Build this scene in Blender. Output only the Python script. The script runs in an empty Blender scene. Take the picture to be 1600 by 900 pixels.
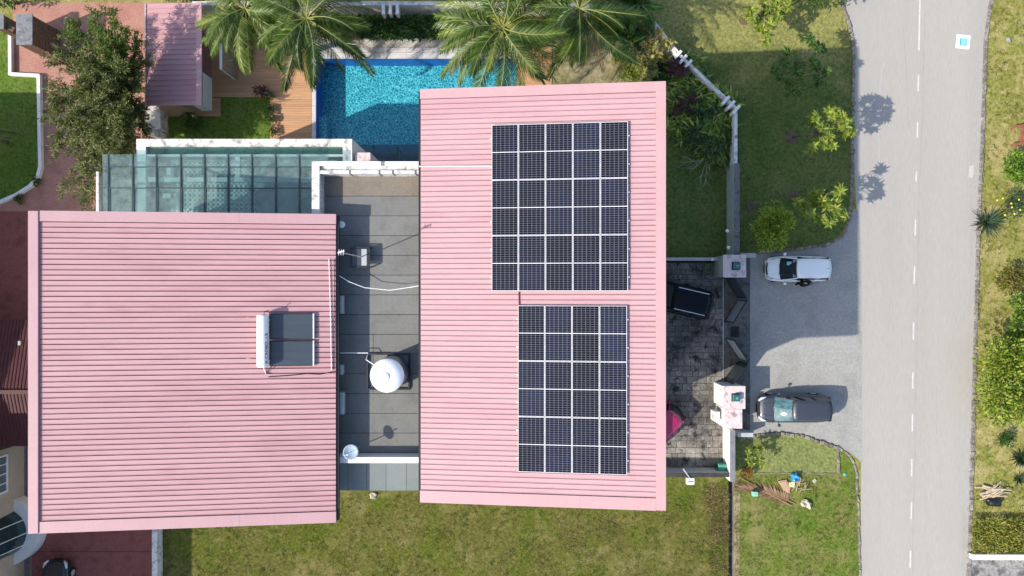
import bpy, bmesh, math, random
import numpy as np
from mathutils import Vector, Matrix, geometry

R = math.radians
S, H = 0.04, 42.7          # metres of ground per photograph pixel, height of the drone
scn = bpy.context.scene
COL = scn.collection

# ---------------------------------------------------------------- camera
cam = bpy.data.cameras.new('camera')
cam_o = bpy.data.objects.new('camera', cam)
COL.objects.link(cam_o)
cam_o.location = (0, 0, H)
cam.sensor_width = 36
cam.lens = 36 * H / (1600 * S)
cam.clip_end = 1000
scn.camera = cam_o

# ---------------------------------------------------------------- sky and sun
SUN = Vector((-378, -160, 350)).normalized()
world = bpy.data.worlds.new('World')
scn.world = world
world.use_nodes = True
wn = world.node_tree.nodes
sky = wn.new('ShaderNodeTexSky')
sky.sky_type = 'NISHITA'
sky.sun_disc = False
sky.sun_elevation = math.asin(SUN.z)
sky.sun_rotation = math.atan2(SUN.x, SUN.y) % (2 * math.pi)
sky.altitude = 50
sky.air_density = 1.0
sky.dust_density = 1.5
world.node_tree.links.new(sky.outputs[0], wn['Background'].inputs[0])
wn['Background'].inputs[1].default_value = 0.15
sun = bpy.data.lights.new('sun', 'SUN')
sun.energy = 3.3
sun.angle = R(0.5)
sun.color = (1.0, 0.925, 0.80)
sun_o = bpy.data.objects.new('sun', sun)
COL.objects.link(sun_o)
sun_o.rotation_euler = (-SUN).to_track_quat('-Z', 'Y').to_euler()
sun_o.location = SUN * 60
scn.view_settings.view_transform = 'Standard'
scn.view_settings.look = 'None'
scn.view_settings.gamma = 1
scn.view_settings.use_curve_mapping = False
scn.view_settings.exposure = 0.8
scn.render.engine = 'CYCLES'
scn.cycles.max_bounces = 8
scn.cycles.transparent_max_bounces = 16
scn.cycles.caustics_reflective = False
scn.cycles.caustics_refractive = False

# ---------------------------------------------------------------- measuring
def P(x, y, h=0.0):
    """a point seen at photograph pixel (x, y), standing h metres above the ground"""
    f = S * (H - h) / H
    return Vector(((x - 800) * f, (450 - y) * f, h))
def XY(pts, h=0.0):
    return [tuple(P(x, y, h)[:2]) for x, y in pts]

# ---------------------------------------------------------------- materials
MATS = {}
def new_mat(name):
    m = bpy.data.materials.new(name)
    m.use_nodes = True
    nt = m.node_tree
    return m, nt, nt.nodes, nt.links, nt.nodes['Principled BSDF']
def c4(c): return (c[0], c[1], c[2], 1)
def noise(nt, vec, scale, detail=5, rough=.6, dist=0):
    n = nt.nodes.new('ShaderNodeTexNoise')
    n.inputs['Scale'].default_value = scale
    n.inputs['Detail'].default_value = detail
    n.inputs['Roughness'].default_value = rough
    n.inputs['Distortion'].default_value = dist
    nt.links.new(vec, n.inputs['Vector'])
    return n.outputs['Fac']
def ramp(nt, fac, stops):
    r = nt.nodes.new('ShaderNodeValToRGB')
    e = r.color_ramp.elements
    while len(e) < len(stops): e.new(.5)
    for k, (p, c) in enumerate(stops):
        e[k].position = p
        e[k].color = c4(c) if len(c) == 3 else c
    nt.links.new(fac, r.inputs[0])
    return r.outputs[0]
def mixc(nt, a, b, fac, mode='MIX'):
    m = nt.nodes.new('ShaderNodeMix')
    m.data_type = 'RGBA'
    m.blend_type = mode
    for sock, v in ((m.inputs[0], fac), (m.inputs[6], a), (m.inputs[7], b)):
        if hasattr(v, 'is_output'): nt.links.new(v, sock)
        elif isinstance(v, (int, float)): sock.default_value = v
        else: sock.default_value = c4(v)
    return m.outputs[2]
def bump(nt, bs, fac, strength, dist=.02):
    b = nt.nodes.new('ShaderNodeBump')
    b.inputs['Strength'].default_value = strength
    b.inputs['Distance'].default_value = dist
    nt.links.new(fac, b.inputs['Height'])
    nt.links.new(b.outputs[0], bs.inputs['Normal'])
def vec_pos(nt, scale=(1, 1, 1)):
    g = nt.nodes.new('ShaderNodeNewGeometry')
    mp = nt.nodes.new('ShaderNodeMapping')
    mp.inputs['Scale'].default_value = scale
    nt.links.new(g.outputs['Position'], mp.inputs[0])
    return mp.outputs[0]
def surf(name, cols, scale=.6, fine=12, fine_amt=.35, rough=.85, bmp=.3, bdist=.02, spec=.3, metal=0,
         stain=None, stretch=(1, 1, 1), lo=.3, hi=.7, rnd=0, speck=None, drift=None):
    """weathered surface: large patches between cols, fine grain over it, optional stains"""
    if name in MATS: return MATS[name]
    m, nt, N, L, bs = new_mat(name)
    v = vec_pos(nt, stretch)
    n = len(cols)
    big = ramp(nt, noise(nt, v, scale, 6, .62), [(lo + (hi - lo) * k / max(1, n - 1), c) for k, c in enumerate(cols)])
    f = noise(nt, v, fine, 4, .7)
    g = ramp(nt, f, [(.25, (1 - fine_amt,) * 3), (.75, (1 + fine_amt * .6,) * 3)])
    col = mixc(nt, big, g, 1.0, 'MULTIPLY')
    if rnd:
        oi = N.new('ShaderNodeObjectInfo')
        rr = ramp(nt, oi.outputs['Random'], [(0, (1 - rnd,) * 3), (1, (1 + rnd * .5,) * 3)])
        col = mixc(nt, col, rr, 1.0, 'MULTIPLY')
    if stain:
        for (sc, sa, sb, sco) in stain:
            s = ramp(nt, noise(nt, v, sc, 8, .65, .4), [(sa, (0, 0, 0)), (sb, (1, 1, 1))])
            col = mixc(nt, col, sco, s)
    if drift:      # slow change of colour across the plot (from y0 to y1), broken up by patches
        sx = N.new('ShaderNodeSeparateXYZ'); L.new(v, sx.inputs[0])
        mr = N.new('ShaderNodeMapRange'); mr.inputs[1].default_value = drift[0]; mr.inputs[2].default_value = drift[1]
        L.new(sx.outputs[1], mr.inputs[0])
        ad = N.new('ShaderNodeMath'); ad.operation = 'MULTIPLY_ADD'; ad.inputs[1].default_value = 1.0
        L.new(mr.outputs[0], ad.inputs[0]); L.new(noise(nt, v, .5, 6, .65), ad.inputs[2])
        col = mixc(nt, col, mixc(nt, drift[2], g, 1.0, 'MULTIPLY'), ramp(nt, ad.outputs[0], [(.62, (0, 0, 0)), (1.0, (1, 1, 1))]))
    if speck:
        s = ramp(nt, noise(nt, v, speck[0], 2, .5), [(speck[1], (0, 0, 0)), (speck[1] + .03, (1, 1, 1))])
        col = mixc(nt, col, speck[2], s)
    L.new(col, bs.inputs['Base Color'])
    bs.inputs['Roughness'].default_value = rough
    bs.inputs['Specular IOR Level'].default_value = spec
    bs.inputs['Metallic'].default_value = metal
    if bmp: bump(nt, bs, f, bmp, bdist)
    MATS[name] = m
    return m
def plain(name, col, rough=.5, spec=.5, metal=0, coat=0, var=.12):
    if name in MATS: return MATS[name]
    m, nt, N, L, bs = new_mat(name)
    v = vec_pos(nt)
    g = ramp(nt, noise(nt, v, 4, 6, .6), [(.3, (1 - var,) * 3), (.7, (1 + var * .5,) * 3)])
    L.new(mixc(nt, col, g, 1.0, 'MULTIPLY'), bs.inputs['Base Color'])
    bs.inputs['Roughness'].default_value = rough
    bs.inputs['Specular IOR Level'].default_value = spec
    bs.inputs['Metallic'].default_value = metal
    bs.inputs['Coat Weight'].default_value = coat
    bs.inputs['Coat Roughness'].default_value = .06
    MATS[name] = m
    return m
def leafm(name, cols, trans=.3, rough=.5, patch=1.2):
    """foliage: one colour per leaf from the ramp, patches over the crown, light through the blade"""
    if name in MATS: return MATS[name]
    m, nt, N, L, bs = new_mat(name)
    g = N.new('ShaderNodeNewGeometry')
    n = len(cols)
    col = ramp(nt, g.outputs['Random Per Island'], [(k / max(1, n - 1), c) for k, c in enumerate(cols)])
    pat = ramp(nt, noise(nt, vec_pos(nt), patch, 3), [(.3, (.72, .74, .7)), (.7, (1.3, 1.25, 1.1))])
    col = mixc(nt, col, pat, 1.0, 'MULTIPLY')
    L.new(col, bs.inputs['Base Color'])
    bs.inputs['Roughness'].default_value = rough
    bs.inputs['Specular IOR Level'].default_value = .5
    t = N.new('ShaderNodeBsdfTranslucent')
    L.new(mixc(nt, col, (1.25, 1.3, .7), 1.0, 'MULTIPLY'), t.inputs[0])
    mx = N.new('ShaderNodeMixShader')
    mx.inputs[0].default_value = trans
    L.new(bs.outputs[0], mx.inputs[1]); L.new(t.outputs[0], mx.inputs[2])
    L.new(mx.outputs[0], N['Material Output'].inputs[0])
    MATS[name] = m
    return m
def glassm(name, tint, rough=.02, ior=1.5, wave=0, dirt=0, dirtcol=(.5, .55, .5)):
    if name in MATS: return MATS[name]
    m, nt, N, L, bs = new_mat(name)
    tr = N.new('ShaderNodeBsdfTransparent'); tr.inputs[0].default_value = c4(tint)
    gl = N.new('ShaderNodeBsdfGlossy'); gl.inputs['Roughness'].default_value = rough
    lw = N.new('ShaderNodeLayerWeight'); lw.inputs[0].default_value = .5     # Schlick reflectance, the same from both sides
    pw = N.new('ShaderNodeMath'); pw.operation = 'POWER'; pw.inputs[1].default_value = 5
    L.new(lw.outputs['Facing'], pw.inputs[0])
    f0 = ((ior - 1) / (ior + 1)) ** 2
    fr = N.new('ShaderNodeMath'); fr.operation = 'MULTIPLY_ADD'; fr.inputs[1].default_value = 1 - f0; fr.inputs[2].default_value = f0
    L.new(pw.outputs[0], fr.inputs[0])
    mx = N.new('ShaderNodeMixShader')
    L.new(fr.outputs[0], mx.inputs[0]); L.new(tr.outputs[0], mx.inputs[1]); L.new(gl.outputs[0], mx.inputs[2])
    out = mx.outputs[0]
    if wave:
        b = N.new('ShaderNodeBump'); b.inputs['Strength'].default_value = wave; b.inputs['Distance'].default_value = .05
        L.new(noise(nt, vec_pos(nt), 3.5, 3), b.inputs['Height'])
        L.new(b.outputs[0], gl.inputs['Normal'])
    if dirt:
        d = N.new('ShaderNodeBsdfDiffuse'); d.inputs[0].default_value = c4(dirtcol)
        f = ramp(nt, noise(nt, vec_pos(nt), 2.2, 6, .65), [(.35, (dirt * .4,) * 3), (.75, (dirt * 1.5,) * 3)])
        m2 = N.new('ShaderNodeMixShader')
        L.new(f, m2.inputs[0]); L.new(out, m2.inputs[1]); L.new(d.outputs[0], m2.inputs[2])
        out = m2.outputs[0]
    L.new(out, N['Material Output'].inputs[0])
    MATS[name] = m
    return m

# ---------------------------------------------------------------- mesh helpers
def wloc(o):
    v = Vector((0, 0, 0))
    while o is not None:
        v += o.location; o = o.parent
    return v
def tag(o, label=None, cat=None, group=None, kind=None):
    if label: o['label'] = label
    if cat: o['category'] = cat
    if group: o['group'] = group
    if kind: o['kind'] = kind
    return o
def empty(name, loc, label, cat, group=None):
    o = bpy.data.objects.new(name, None)
    o.empty_display_size = .3
    COL.objects.link(o)
    o.location = loc
    return tag(o, label, cat, group)
def link(name, me, parent=None, loc=None):
    o = bpy.data.objects.new(name, me)
    COL.objects.link(o)
    o.parent = parent
    if loc is not None: o.location = loc
    return o
def copy_tree(o, parent=None):
    c = o.copy(); COL.objects.link(c); c.parent = parent
    for ch in o.children: copy_tree(ch, c)
    return c

class MB:
    """collects shapes in world coordinates; build() links them as one mesh object"""
    def __init__(self):
        self.v, self.f, self.mi, self.m = [], [], [], 0
    def add(self, vs, fs):
        n = len(self.v)
        self.v += [tuple(p) for p in vs]
        self.f += [tuple(i + n for i in f) for f in fs]
        self.mi += [self.m] * len(fs)
        return self
    def box(self, x0, x1, y0, y1, z0, z1):
        x0, x1 = sorted((x0, x1)); y0, y1 = sorted((y0, y1)); z0, z1 = sorted((z0, z1))
        return self.hexa([(x0, y0, z0), (x1, y0, z0), (x1, y1, z0), (x0, y1, z0),
                          (x0, y0, z1), (x1, y0, z1), (x1, y1, z1), (x0, y1, z1)])
    def hexa(self, v8):
        return self.add(v8, [(3, 2, 1, 0), (4, 5, 6, 7), (0, 1, 5, 4), (1, 2, 6, 5), (2, 3, 7, 6), (3, 0, 4, 7)])
    def beam(self, a, b, w, h):
        """rectangular bar from a to b, w wide (horizontal), h tall"""
        a, b = Vector(a), Vector(b)
        d = (b - a).normalized()
        up = Vector((0, 0, 1)) if abs(d.z) < .95 else Vector((0, 1, 0))
        s = d.cross(up).normalized() * (w / 2)
        u = s.cross(d).normalized() * (h / 2)
        return self.hexa([a - s - u, a + s - u, b + s - u, b - s - u, a - s + u, a + s + u, b + s + u, b - s + u])
    def prism(self, poly, z0, z1):
        n = len(poly)
        area = sum(poly[i][0] * poly[(i + 1) % n][1] - poly[(i + 1) % n][0] * poly[i][1] for i in range(n))
        if area < 0: poly = poly[::-1]
        vs = [(x, y, z0) for x, y in poly] + [(x, y, z1) for x, y in poly]
        fs = [(i, (i + 1) % n, n + (i + 1) % n, n + i) for i in range(n)]
        tris = geometry.tessellate_polygon([[Vector((x, y, 0)) for x, y in poly]])
        for t in tris:
            a, b, c = [Vector((*poly[i], 0)) for i in t]
            if (b - a).cross(c - a).z < 0: t = t[::-1]
            fs.append(tuple(n + i for i in t)); fs.append(tuple(t[::-1]))
        return self.add(vs, fs)
    def sheet(self, poly, z):
        tris = geometry.tessellate_polygon([[Vector((x, y, 0)) for x, y in poly]])
        fs = []
        for t in tris:
            a, b, c = [Vector((*poly[i], 0)) for i in t]
            fs.append(tuple(t) if (b - a).cross(c - a).z > 0 else tuple(t[::-1]))
        return self.add([(x, y, z) for x, y in poly], fs)
    def tube(self, pts, r, n=7, cap=True):
        pts = [Vector(p) for p in pts]
        rs = r if isinstance(r, (list, tuple)) else [r] * len(pts)
        vs, fs = [], []
        ref = Vector((.13, .31, .94))
        for i, p in enumerate(pts):
            d = (pts[min(i + 1, len(pts) - 1)] - pts[max(i - 1, 0)]).normalized()
            s = d.cross(ref)
            s = s.normalized() if s.length > .05 else d.orthogonal().normalized()
            u = s.cross(d).normalized()
            vs += [p + (s * math.cos(2 * math.pi * k / n) + u * math.sin(2 * math.pi * k / n)) * rs[i] for k in range(n)]
        for i in range(len(pts) - 1):
            for k in range(n):
                a, b = i * n + k, i * n + (k + 1) % n
                fs.append((a, b, b + n, a + n))
        if cap:
            fs.append(tuple(range(n))[::-1]); fs.append(tuple(range((len(pts) - 1) * n, len(pts) * n)))
        return self.add(vs, fs)
    def lathe(self, c, prof, n=24):
        """prof: (radius, z) pairs upward round the vertical through c"""
        c = Vector(c)
        vs, fs = [], []
        for r, z in prof:
            vs += [c + Vector((r * math.cos(2 * math.pi * k / n), r * math.sin(2 * math.pi * k / n), z)) for k in range(n)]
        for i in range(len(prof) - 1):
            for k in range(n):
                a, b = i * n + k, i * n + (k + 1) % n
                fs.append((a, b, b + n, a + n))
        fs.append(tuple(range(n))[::-1]); fs.append(tuple(range((len(prof) - 1) * n, len(prof) * n)))
        return self.add(vs, fs)
    def mesh(self, name, mats, smooth=False, off=(0, 0, 0)):
        me = bpy.data.meshes.new(name)
        o = Vector(off)
        me.from_pydata([tuple(Vector(p) - o) for p in self.v], [], self.f)
        for m in (mats if isinstance(mats, (list, tuple)) else [mats]): me.materials.append(m)
        if any(self.mi): me.polygons.foreach_set('material_index', self.mi)
        if smooth: me.polygons.foreach_set('use_smooth', [True] * len(self.f))
        me.update()
        return me
    def build(self, name, mats, parent=None, smooth=False, bevel=0):
        o = link(name, self.mesh(name, mats, smooth, wloc(parent)), parent)
        if bevel:
            b = o.modifiers.new('bevel', 'BEVEL'); b.width = bevel; b.segments = 2; b.limit_method = 'ANGLE'
        return o
def thing(o, label, cat, group=None): return tag(o, label, cat, group)
def struct(o): return tag(o, kind='structure')

# ---------------------------------------------------------------- foliage helpers
RNG = np.random.default_rng(7)
def unit(a): return a / np.maximum(np.linalg.norm(a, axis=1, keepdims=True), 1e-6)
def leaves_mesh(name, pos, d, ln, wd, mat, fold=.25, up=None):
    """one folded diamond blade per row"""
    n = len(pos)
    d = unit(d)
    ref = RNG.normal(0, .45, (n, 3)) + np.array([0, 0, 1.0]) if up is None else up
    s = unit(np.cross(d, ref)); u = np.cross(s, d)
    ln = np.broadcast_to(np.asarray(ln, float).reshape(-1, 1), (n, 1)); wd = np.broadcast_to(np.asarray(wd, float).reshape(-1, 1), (n, 1))
    a = pos
    b = pos + d * ln * .45 + s * wd * .5 + u * wd * fold
    c = pos + d * ln - u * ln * .12
    e = pos + d * ln * .45 - s * wd * .5 + u * wd * fold
    v = np.stack([a, b, c, e], 1).reshape(-1, 3)
    i = np.arange(n)[:, None] * 4
    f = np.concatenate([i + np.array([[0, 2, 1]]), i + np.array([[0, 3, 2]])], 1).reshape(-1, 3)
    return np_mesh(name, v, f, mat)
def np_mesh(name, v, f, mat):
    me = bpy.data.meshes.new(name)
    me.vertices.add(len(v)); me.vertices.foreach_set('co', np.ascontiguousarray(v, dtype=np.float32).ravel())
    k = f.shape[1]
    me.loops.add(f.size); me.loops.foreach_set('vertex_index', np.ascontiguousarray(f, dtype=np.int32).ravel())
    me.polygons.add(len(f)); me.polygons.foreach_set('loop_start', np.arange(0, f.size, k, dtype=np.int32))
    me.update(calc_edges=True); me.validate()
    me.materials.append(mat)
    return me
def blob_points(centres, radii, n):
    """points biased to the shells of several lumps; returns positions and outward directions"""
    c = np.array(centres, float); r = np.array(radii, float)
    if r.ndim == 1: r = np.stack([r, r, r * .8], 1)
    w = r[:, 0] * r[:, 1]; w = w / w.sum()
    k = RNG.choice(len(c), n, p=w)
    d = unit(RNG.normal(0, 1, (n, 3)))
    d[:, 2] = np.where(d[:, 2] < -.35, -d[:, 2], d[:, 2])
    t = RNG.uniform(.25, 1, n)[:, None] ** .45
    return c[k] + d * r[k] * t, d
def bush(name, label, cat, px, py, rpx, hgt, mat, n=900, leaf=(.22, .1), lumps=9, group=None, aspect=(1, 1), stem_mat=None, base_px=None):
    """a rounded shrub: stems and a crown of blades; centre given where the crown is seen"""
    zc = hgt * .55
    c = P(px, py, zc)
    base = P(*base_px) if base_px else Vector((c.x, c.y, 0))
    root = empty(name, base, label, cat, group)
    rr = rpx * S
    cs, rs = [], []
    for k in range(lumps):
        a = k * 2.4 + RNG.uniform(0, .6); q = rr * math.sqrt((k + .4) / lumps) * .72
        cs.append((c.x + math.cos(a) * q * aspect[0], c.y + math.sin(a) * q * aspect[1], zc + RNG.uniform(-.12, .28) * hgt * (1.1 - q / rr)))
        e = rr * RNG.uniform(.3, .48)
        rs.append((e * aspect[0] ** .5, e * aspect[1] ** .5, min(e, hgt * .4)))
    p, d = blob_points(cs, rs, n)
    p[:, 2] = np.maximum(p[:, 2], .06)
    dd = d + RNG.normal(0, .5, d.shape) + np.array([0, 0, .15])
    me = leaves_mesh('foliage', p - np.array(base), dd, RNG.uniform(.7, 1.25, n) * leaf[0], RNG.uniform(.8, 1.2, n) * leaf[1], mat)
    link('foliage', me, root)
    st = MB()
    for k in range(min(lumps, 7)):
        q = Vector(cs[k])
        st.tube([base + Vector((RNG.uniform(-.05, .05), RNG.uniform(-.05, .05), -.03)), base.lerp(q, .5) + Vector((0, 0, .1)), q], [.03 + hgt * .008, .022, .01], 5)
    st.build('stem', stem_mat or BARK, root)
    return root

# ---------------------------------------------------------------- palette
BARK = surf('bark', [(.10, .08, .06), (.22, .18, .14)], 6, 30, .4, .9, .5)
SEAM = surf('shade_dark_seam', [(.10, .055, .062), (.15, .085, .095)], 1, 8, .2, .8, .1)  # roof deck colour darkened to deepen the shade in the seams
ROOF = surf('pink_metal', [(.475, .285, .30), (.50, .31, .325), (.46, .27, .285)], .35, 5, .05, .5, .04, .01, .3, 0,
            [(1.1, .52, .74, (.44, .25, .275)), (2.2, .62, .76, (.43, .245, .265)), (9, .72, .82, (.38, .21, .225))], (.25, 1.6, 1))
ROOFB = surf('pink_metal_aged', [(.48, .275, .29), (.51, .30, .315), (.455, .25, .265)], .35, 5, .06, .55, .04, .01, .25, 0,
             [(1.0, .50, .74, (.42, .225, .245)), (2.0, .62, .8, (.43, .225, .24)), (8, .70, .82, (.36, .17, .185))], (.25, 1.6, 1))
FLASH = surf('pink_flashing', [(.50, .31, .32), (.475, .285, .295)], .8, 6, .05, .45, .03, .01, .35)
WHITE = surf('white_render', [(.78, .77, .74), (.70, .69, .66)], .8, 10, .1, .8, .15, .01, .3, 0,
             [(3.5, .60, .74, (.33, .32, .31))])
WHITEST = surf('white_render_stained', [(.76, .74, .71), (.62, .60, .57)], 1.2, 14, .2, .85, .2, .01, .3, 0,
               [(2.6, .50, .66, (.22, .21, .21)), (9, .58, .68, (.36, .33, .30))])
MOULD = surf('mouldy_concrete', [(.07, .065, .07), (.20, .185, .19), (.11, .10, .105)], 3, 16, .4, .9, .4)
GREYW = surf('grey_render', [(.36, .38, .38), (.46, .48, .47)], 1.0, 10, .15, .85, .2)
PINKST = surf('pink_stone_stained', [(.62, .50, .50), (.68, .57, .56)], 2, 12, .15, .8, .2, .01, .3, 0,
              [(3.2, .53, .66, (.27, .21, .22))])
CONC = surf('concrete_slab', [(.155, .155, .148), (.20, .20, .19), (.175, .18, .17)], .7, 18, .2, .9, .3, .01, .25, 0,
            [(.42, .62, .78, (.14, .115, .10)), (1.6, .64, .78, (.24, .235, .22)), (3, .66, .8, (.10, .10, .10))], rnd=.1)
CONCT = surf('concrete_slab_teal', [(.18, .205, .205), (.21, .235, .23)], .9, 16, .12, .9, .2, .01, .25, 0, rnd=.06)
ASPH = surf('road_asphalt', [(.34, .322, .292), (.375, .355, .325), (.355, .337, .307)], .22, 26, .14, .9, .25, .01, .2, 0,
            [(.5, .58, .80, (.315, .30, .28)), (2.6, .70, .80, (.29, .28, .265))], (1, .07, 1))
DRIVE = surf('driveway_asphalt', [(.27, .265, .25), (.34, .335, .315), (.30, .295, .28)], .5, 7, .26, .92, .5, .02, .2, 0,
             [(1.6, .62, .76, (.36, .35, .335)), (3.0, .66, .74, (.20, .195, .19))])
PAINT = surf('worn_road_paint', [(.64, .63, .61), (.50, .49, .47)], 3, 25, .25, .8, .1, .01, .3, 0, [(14, .60, .68, (.36, .355, .35))])
KERB = surf('kerb_concrete', [(.09, .08, .072), (.34, .31, .275), (.17, .15, .135), (.28, .25, .22)], 2.4, 8, .5, .9, .5, rnd=.2)
STONE = surf('kerb_stone', [(.30, .265, .21), (.46, .42, .35), (.36, .32, .27)], 4, 14, .35, .9, .5, rnd=.3)
PAVER = surf('courtyard_paver', [(.065, .06, .058), (.19, .178, .163), (.36, .335, .29)], .33, 9, .5, .9, .5, .02, .25, 0,
             [(1.7, .52, .64, (.03, .028, .03)), (2.6, .62, .72, (.40, .37, .32))], rnd=.25)
MORTAR = surf('dark_mortar', [(.035, .033, .033), (.07, .065, .06)], 2, 20, .4, .95, .4)
APRON = surf('apron_concrete', [(.06, .058, .056), (.16, .15, .14), (.10, .095, .09)], 1.5, 8, .5, .9, .4, .02, .25, 0,
             [(2.5, .58, .7, (.07, .068, .07))])
PINKPAVE = surf('pink_stamped_concrete', [(.33, .15, .115), (.43, .225, .175), (.37, .175, .14)], .6, 10, .3, .9, .3, .01, .25, 0,
                [(1.4, .62, .74, (.20, .11, .095))])
REDDRIVE = surf('red_brown_concrete', [(.17, .055, .048), (.27, .095, .08), (.21, .07, .06)], .9, 15, .35, .85, .3, .01, .3, 0,
                [(1.8, .60, .72, (.11, .05, .045))])
def grass(name, cols, dry, amt=.62, drift=None):
    return surf(name, cols, .35, 5.5, .62, .95, .9, .05, .12, 0, [(.5, amt - .05, amt + .16, dry), (1.9, amt, amt + .16, dry), (2.6, .54, .70, tuple(c * .5 for c in cols[0]))], drift=drift)
G_VERGE = grass('verge_grass', [(.17, .20, .035), (.25, .25, .06), (.22, .215, .05), (.28, .25, .075)], (.40, .33, .155), .52)
G_FRONT = grass('front_lawn_grass', [(.075, .12, .024), (.115, .155, .04), (.14, .155, .05)], (.18, .16, .07), .62, (11, 22, (.28, .27, .09)))
G_ISLE = grass('island_grass', [(.19, .225, .07), (.22, .245, .085)], (.24, .23, .10))
G_OLIVE = grass('dry_lawn_grass', [(.085, .125, .013), (.11, .125, .020), (.135, .125, .034), (.095, .12, .016)], (.22, .19, .075), .57)
G_LEFT = grass('bright_lawn_grass', [(.075, .15, .018), (.12, .19, .03), (.14, .185, .04)], (.18, .18, .06), .6)
G_CORNER = grass('corner_lawn_grass', [(.07, .145, .012), (.12, .175, .024), (.17, .175, .048), (.10, .165, .02)], (.23, .20, .08), .55)
G_TAN = grass('sandy_grass', [(.20, .18, .08), (.26, .23, .12)], (.36, .31, .2), .5)
WOOD = surf('deck_timber', [(.44, .23, .12), (.54, .31, .17), (.48, .265, .14)], 1.2, 20, .2, .7, .2, .01, .3, 0, None, (.3, 4, 1), rnd=.14)
POOLT = None
DARK = plain('dark_metal', (.018, .02, .024), .45, .5)
STEEL = plain('pale_steel', (.55, .56, .57), .4, .5, .3)
WPLAST = plain('white_plastic', (.78, .79, .80), .4, .5)
BLACKR = plain('black_rubber', (.015, .015, .016), .75, .3)

def zone(name, mat, pts, z, h=0):
    return struct(MB().sheet(XY(pts), z).build(name, mat))

# ---------------------------------------------------------------- ground with the pool and the ditch cut into it
PX0, PX1, PY0, PY1 = P(494, 0).x, P(807, 0).x, 8.45, P(0, 92).y
DX0, DX1, DY0, DY1 = P(1138, 0).x, P(1146, 0).x, -26.0, P(0, 751).y
outer = [(-170, -170), (170, -170), (170, 170), (-170, 170)]
pool_r = [(PX0, PY0), (PX0, PY1), (PX1, PY1), (PX1, PY0)]
ditch_r = [(DX0, DY0), (DX0, DY1), (DX1, DY1), (DX1, DY0)]
allp = outer + pool_r + ditch_r
tr = geometry.tessellate_polygon([[Vector((*p, 0)) for p in q] for q in (outer, pool_r, ditch_r)])
gb = MB()
fs = []
for t in tr:
    a, b, c = [Vector((*allp[i], 0)) for i in t]
    fs.append(tuple(t) if (b - a).cross(c - a).z > 0 else tuple(t[::-1]))
gb.add([(x, y, 0) for x, y in allp], fs)
struct(gb.build('ground', G_VERGE))

# ditch
dm = MB()
zb = -.55
dm.add([(DX0, DY0, 0), (DX0, DY1, 0), (DX1, DY1, 0), (DX1, DY0, 0), (DX0, DY0, zb), (DX0, DY1, zb), (DX1, DY1, zb), (DX1, DY0, zb)],
       [(4, 7, 6, 5), (0, 4, 5, 1), (1, 5, 6, 2), (2, 6, 7, 3), (3, 7, 4, 0)])
struct(dm.build('drain_ditch', MOULD))

# pool: tile basin with light ripples painted into its colour, water
m, nt, N, L, bs = new_mat('pool_tile_caustics')
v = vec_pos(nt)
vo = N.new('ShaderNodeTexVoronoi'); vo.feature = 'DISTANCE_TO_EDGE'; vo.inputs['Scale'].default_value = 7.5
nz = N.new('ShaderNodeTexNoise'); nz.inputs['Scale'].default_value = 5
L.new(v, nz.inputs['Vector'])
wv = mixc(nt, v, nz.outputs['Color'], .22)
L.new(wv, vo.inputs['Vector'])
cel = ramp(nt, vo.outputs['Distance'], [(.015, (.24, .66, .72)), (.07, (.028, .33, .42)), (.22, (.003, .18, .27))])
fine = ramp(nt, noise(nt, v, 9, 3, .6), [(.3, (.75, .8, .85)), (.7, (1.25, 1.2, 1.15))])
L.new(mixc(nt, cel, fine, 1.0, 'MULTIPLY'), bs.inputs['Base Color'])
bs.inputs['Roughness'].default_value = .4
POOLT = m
POOLB = surf('pool_band_tile', [(.015, .10, .48), (.025, .15, .58)], 3, 12, .2, .3, .1)
zp = -1.35
pb = MB()
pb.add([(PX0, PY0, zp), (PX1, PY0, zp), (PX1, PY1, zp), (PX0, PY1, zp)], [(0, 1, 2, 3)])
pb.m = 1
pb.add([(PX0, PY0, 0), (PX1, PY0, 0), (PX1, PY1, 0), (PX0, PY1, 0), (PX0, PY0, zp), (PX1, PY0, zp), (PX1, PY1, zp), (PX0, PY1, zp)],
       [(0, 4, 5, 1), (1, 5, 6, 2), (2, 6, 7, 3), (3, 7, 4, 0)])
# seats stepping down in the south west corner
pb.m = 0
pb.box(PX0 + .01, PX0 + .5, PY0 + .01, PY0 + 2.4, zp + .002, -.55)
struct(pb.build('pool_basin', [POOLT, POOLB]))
WATER = glassm('pool_water', (.80, .97, .99), .03, 1.33, .12)
struct(MB().sheet([(PX0 + .005, PY0 + .005), (PX1 - .005, PY0 + .005), (PX1 - .005, PY1 - .005), (PX0 + .005, PY1 - .005)], -.1).build('pool_water', WATER))
COPE = surf('pale_coping', [(.62, .60, .60), (.50, .48, .49)], 1.5, 12, .2, .8, .2, .01, .3, 0, [(2.2, .60, .7, (.36, .35, .38))])
r = empty('pool_coping', P(494, 92), 'pale stone coping edging the blue swimming pool', 'coping')
for k in range(6):      # left edge stones
    y0 = PY0 + (PY1 - PY0) * k / 6
    MB().box(PX0 - .26, PX0 - .002, y0 + .006, y0 + (PY1 - PY0) / 6 - .006, -.05, .06).build('coping_stone', COPE, r)
for k in range(13):     # far edge, two steps of stone
    x0 = PX0 - .26 + (PX1 - PX0 + .3) * k / 13
    x1 = x0 + (PX1 - PX0 + .3) / 13 - .01
    MB().box(x0, x1, PY1 + .002, PY1 + .36, -.05, .07).build('coping_stone', COPE, r)
    MB().box(x0, x1, PY1 + .37, PY1 + .66, -.05, .13).build('coping_stone', COPE, r)

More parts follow.
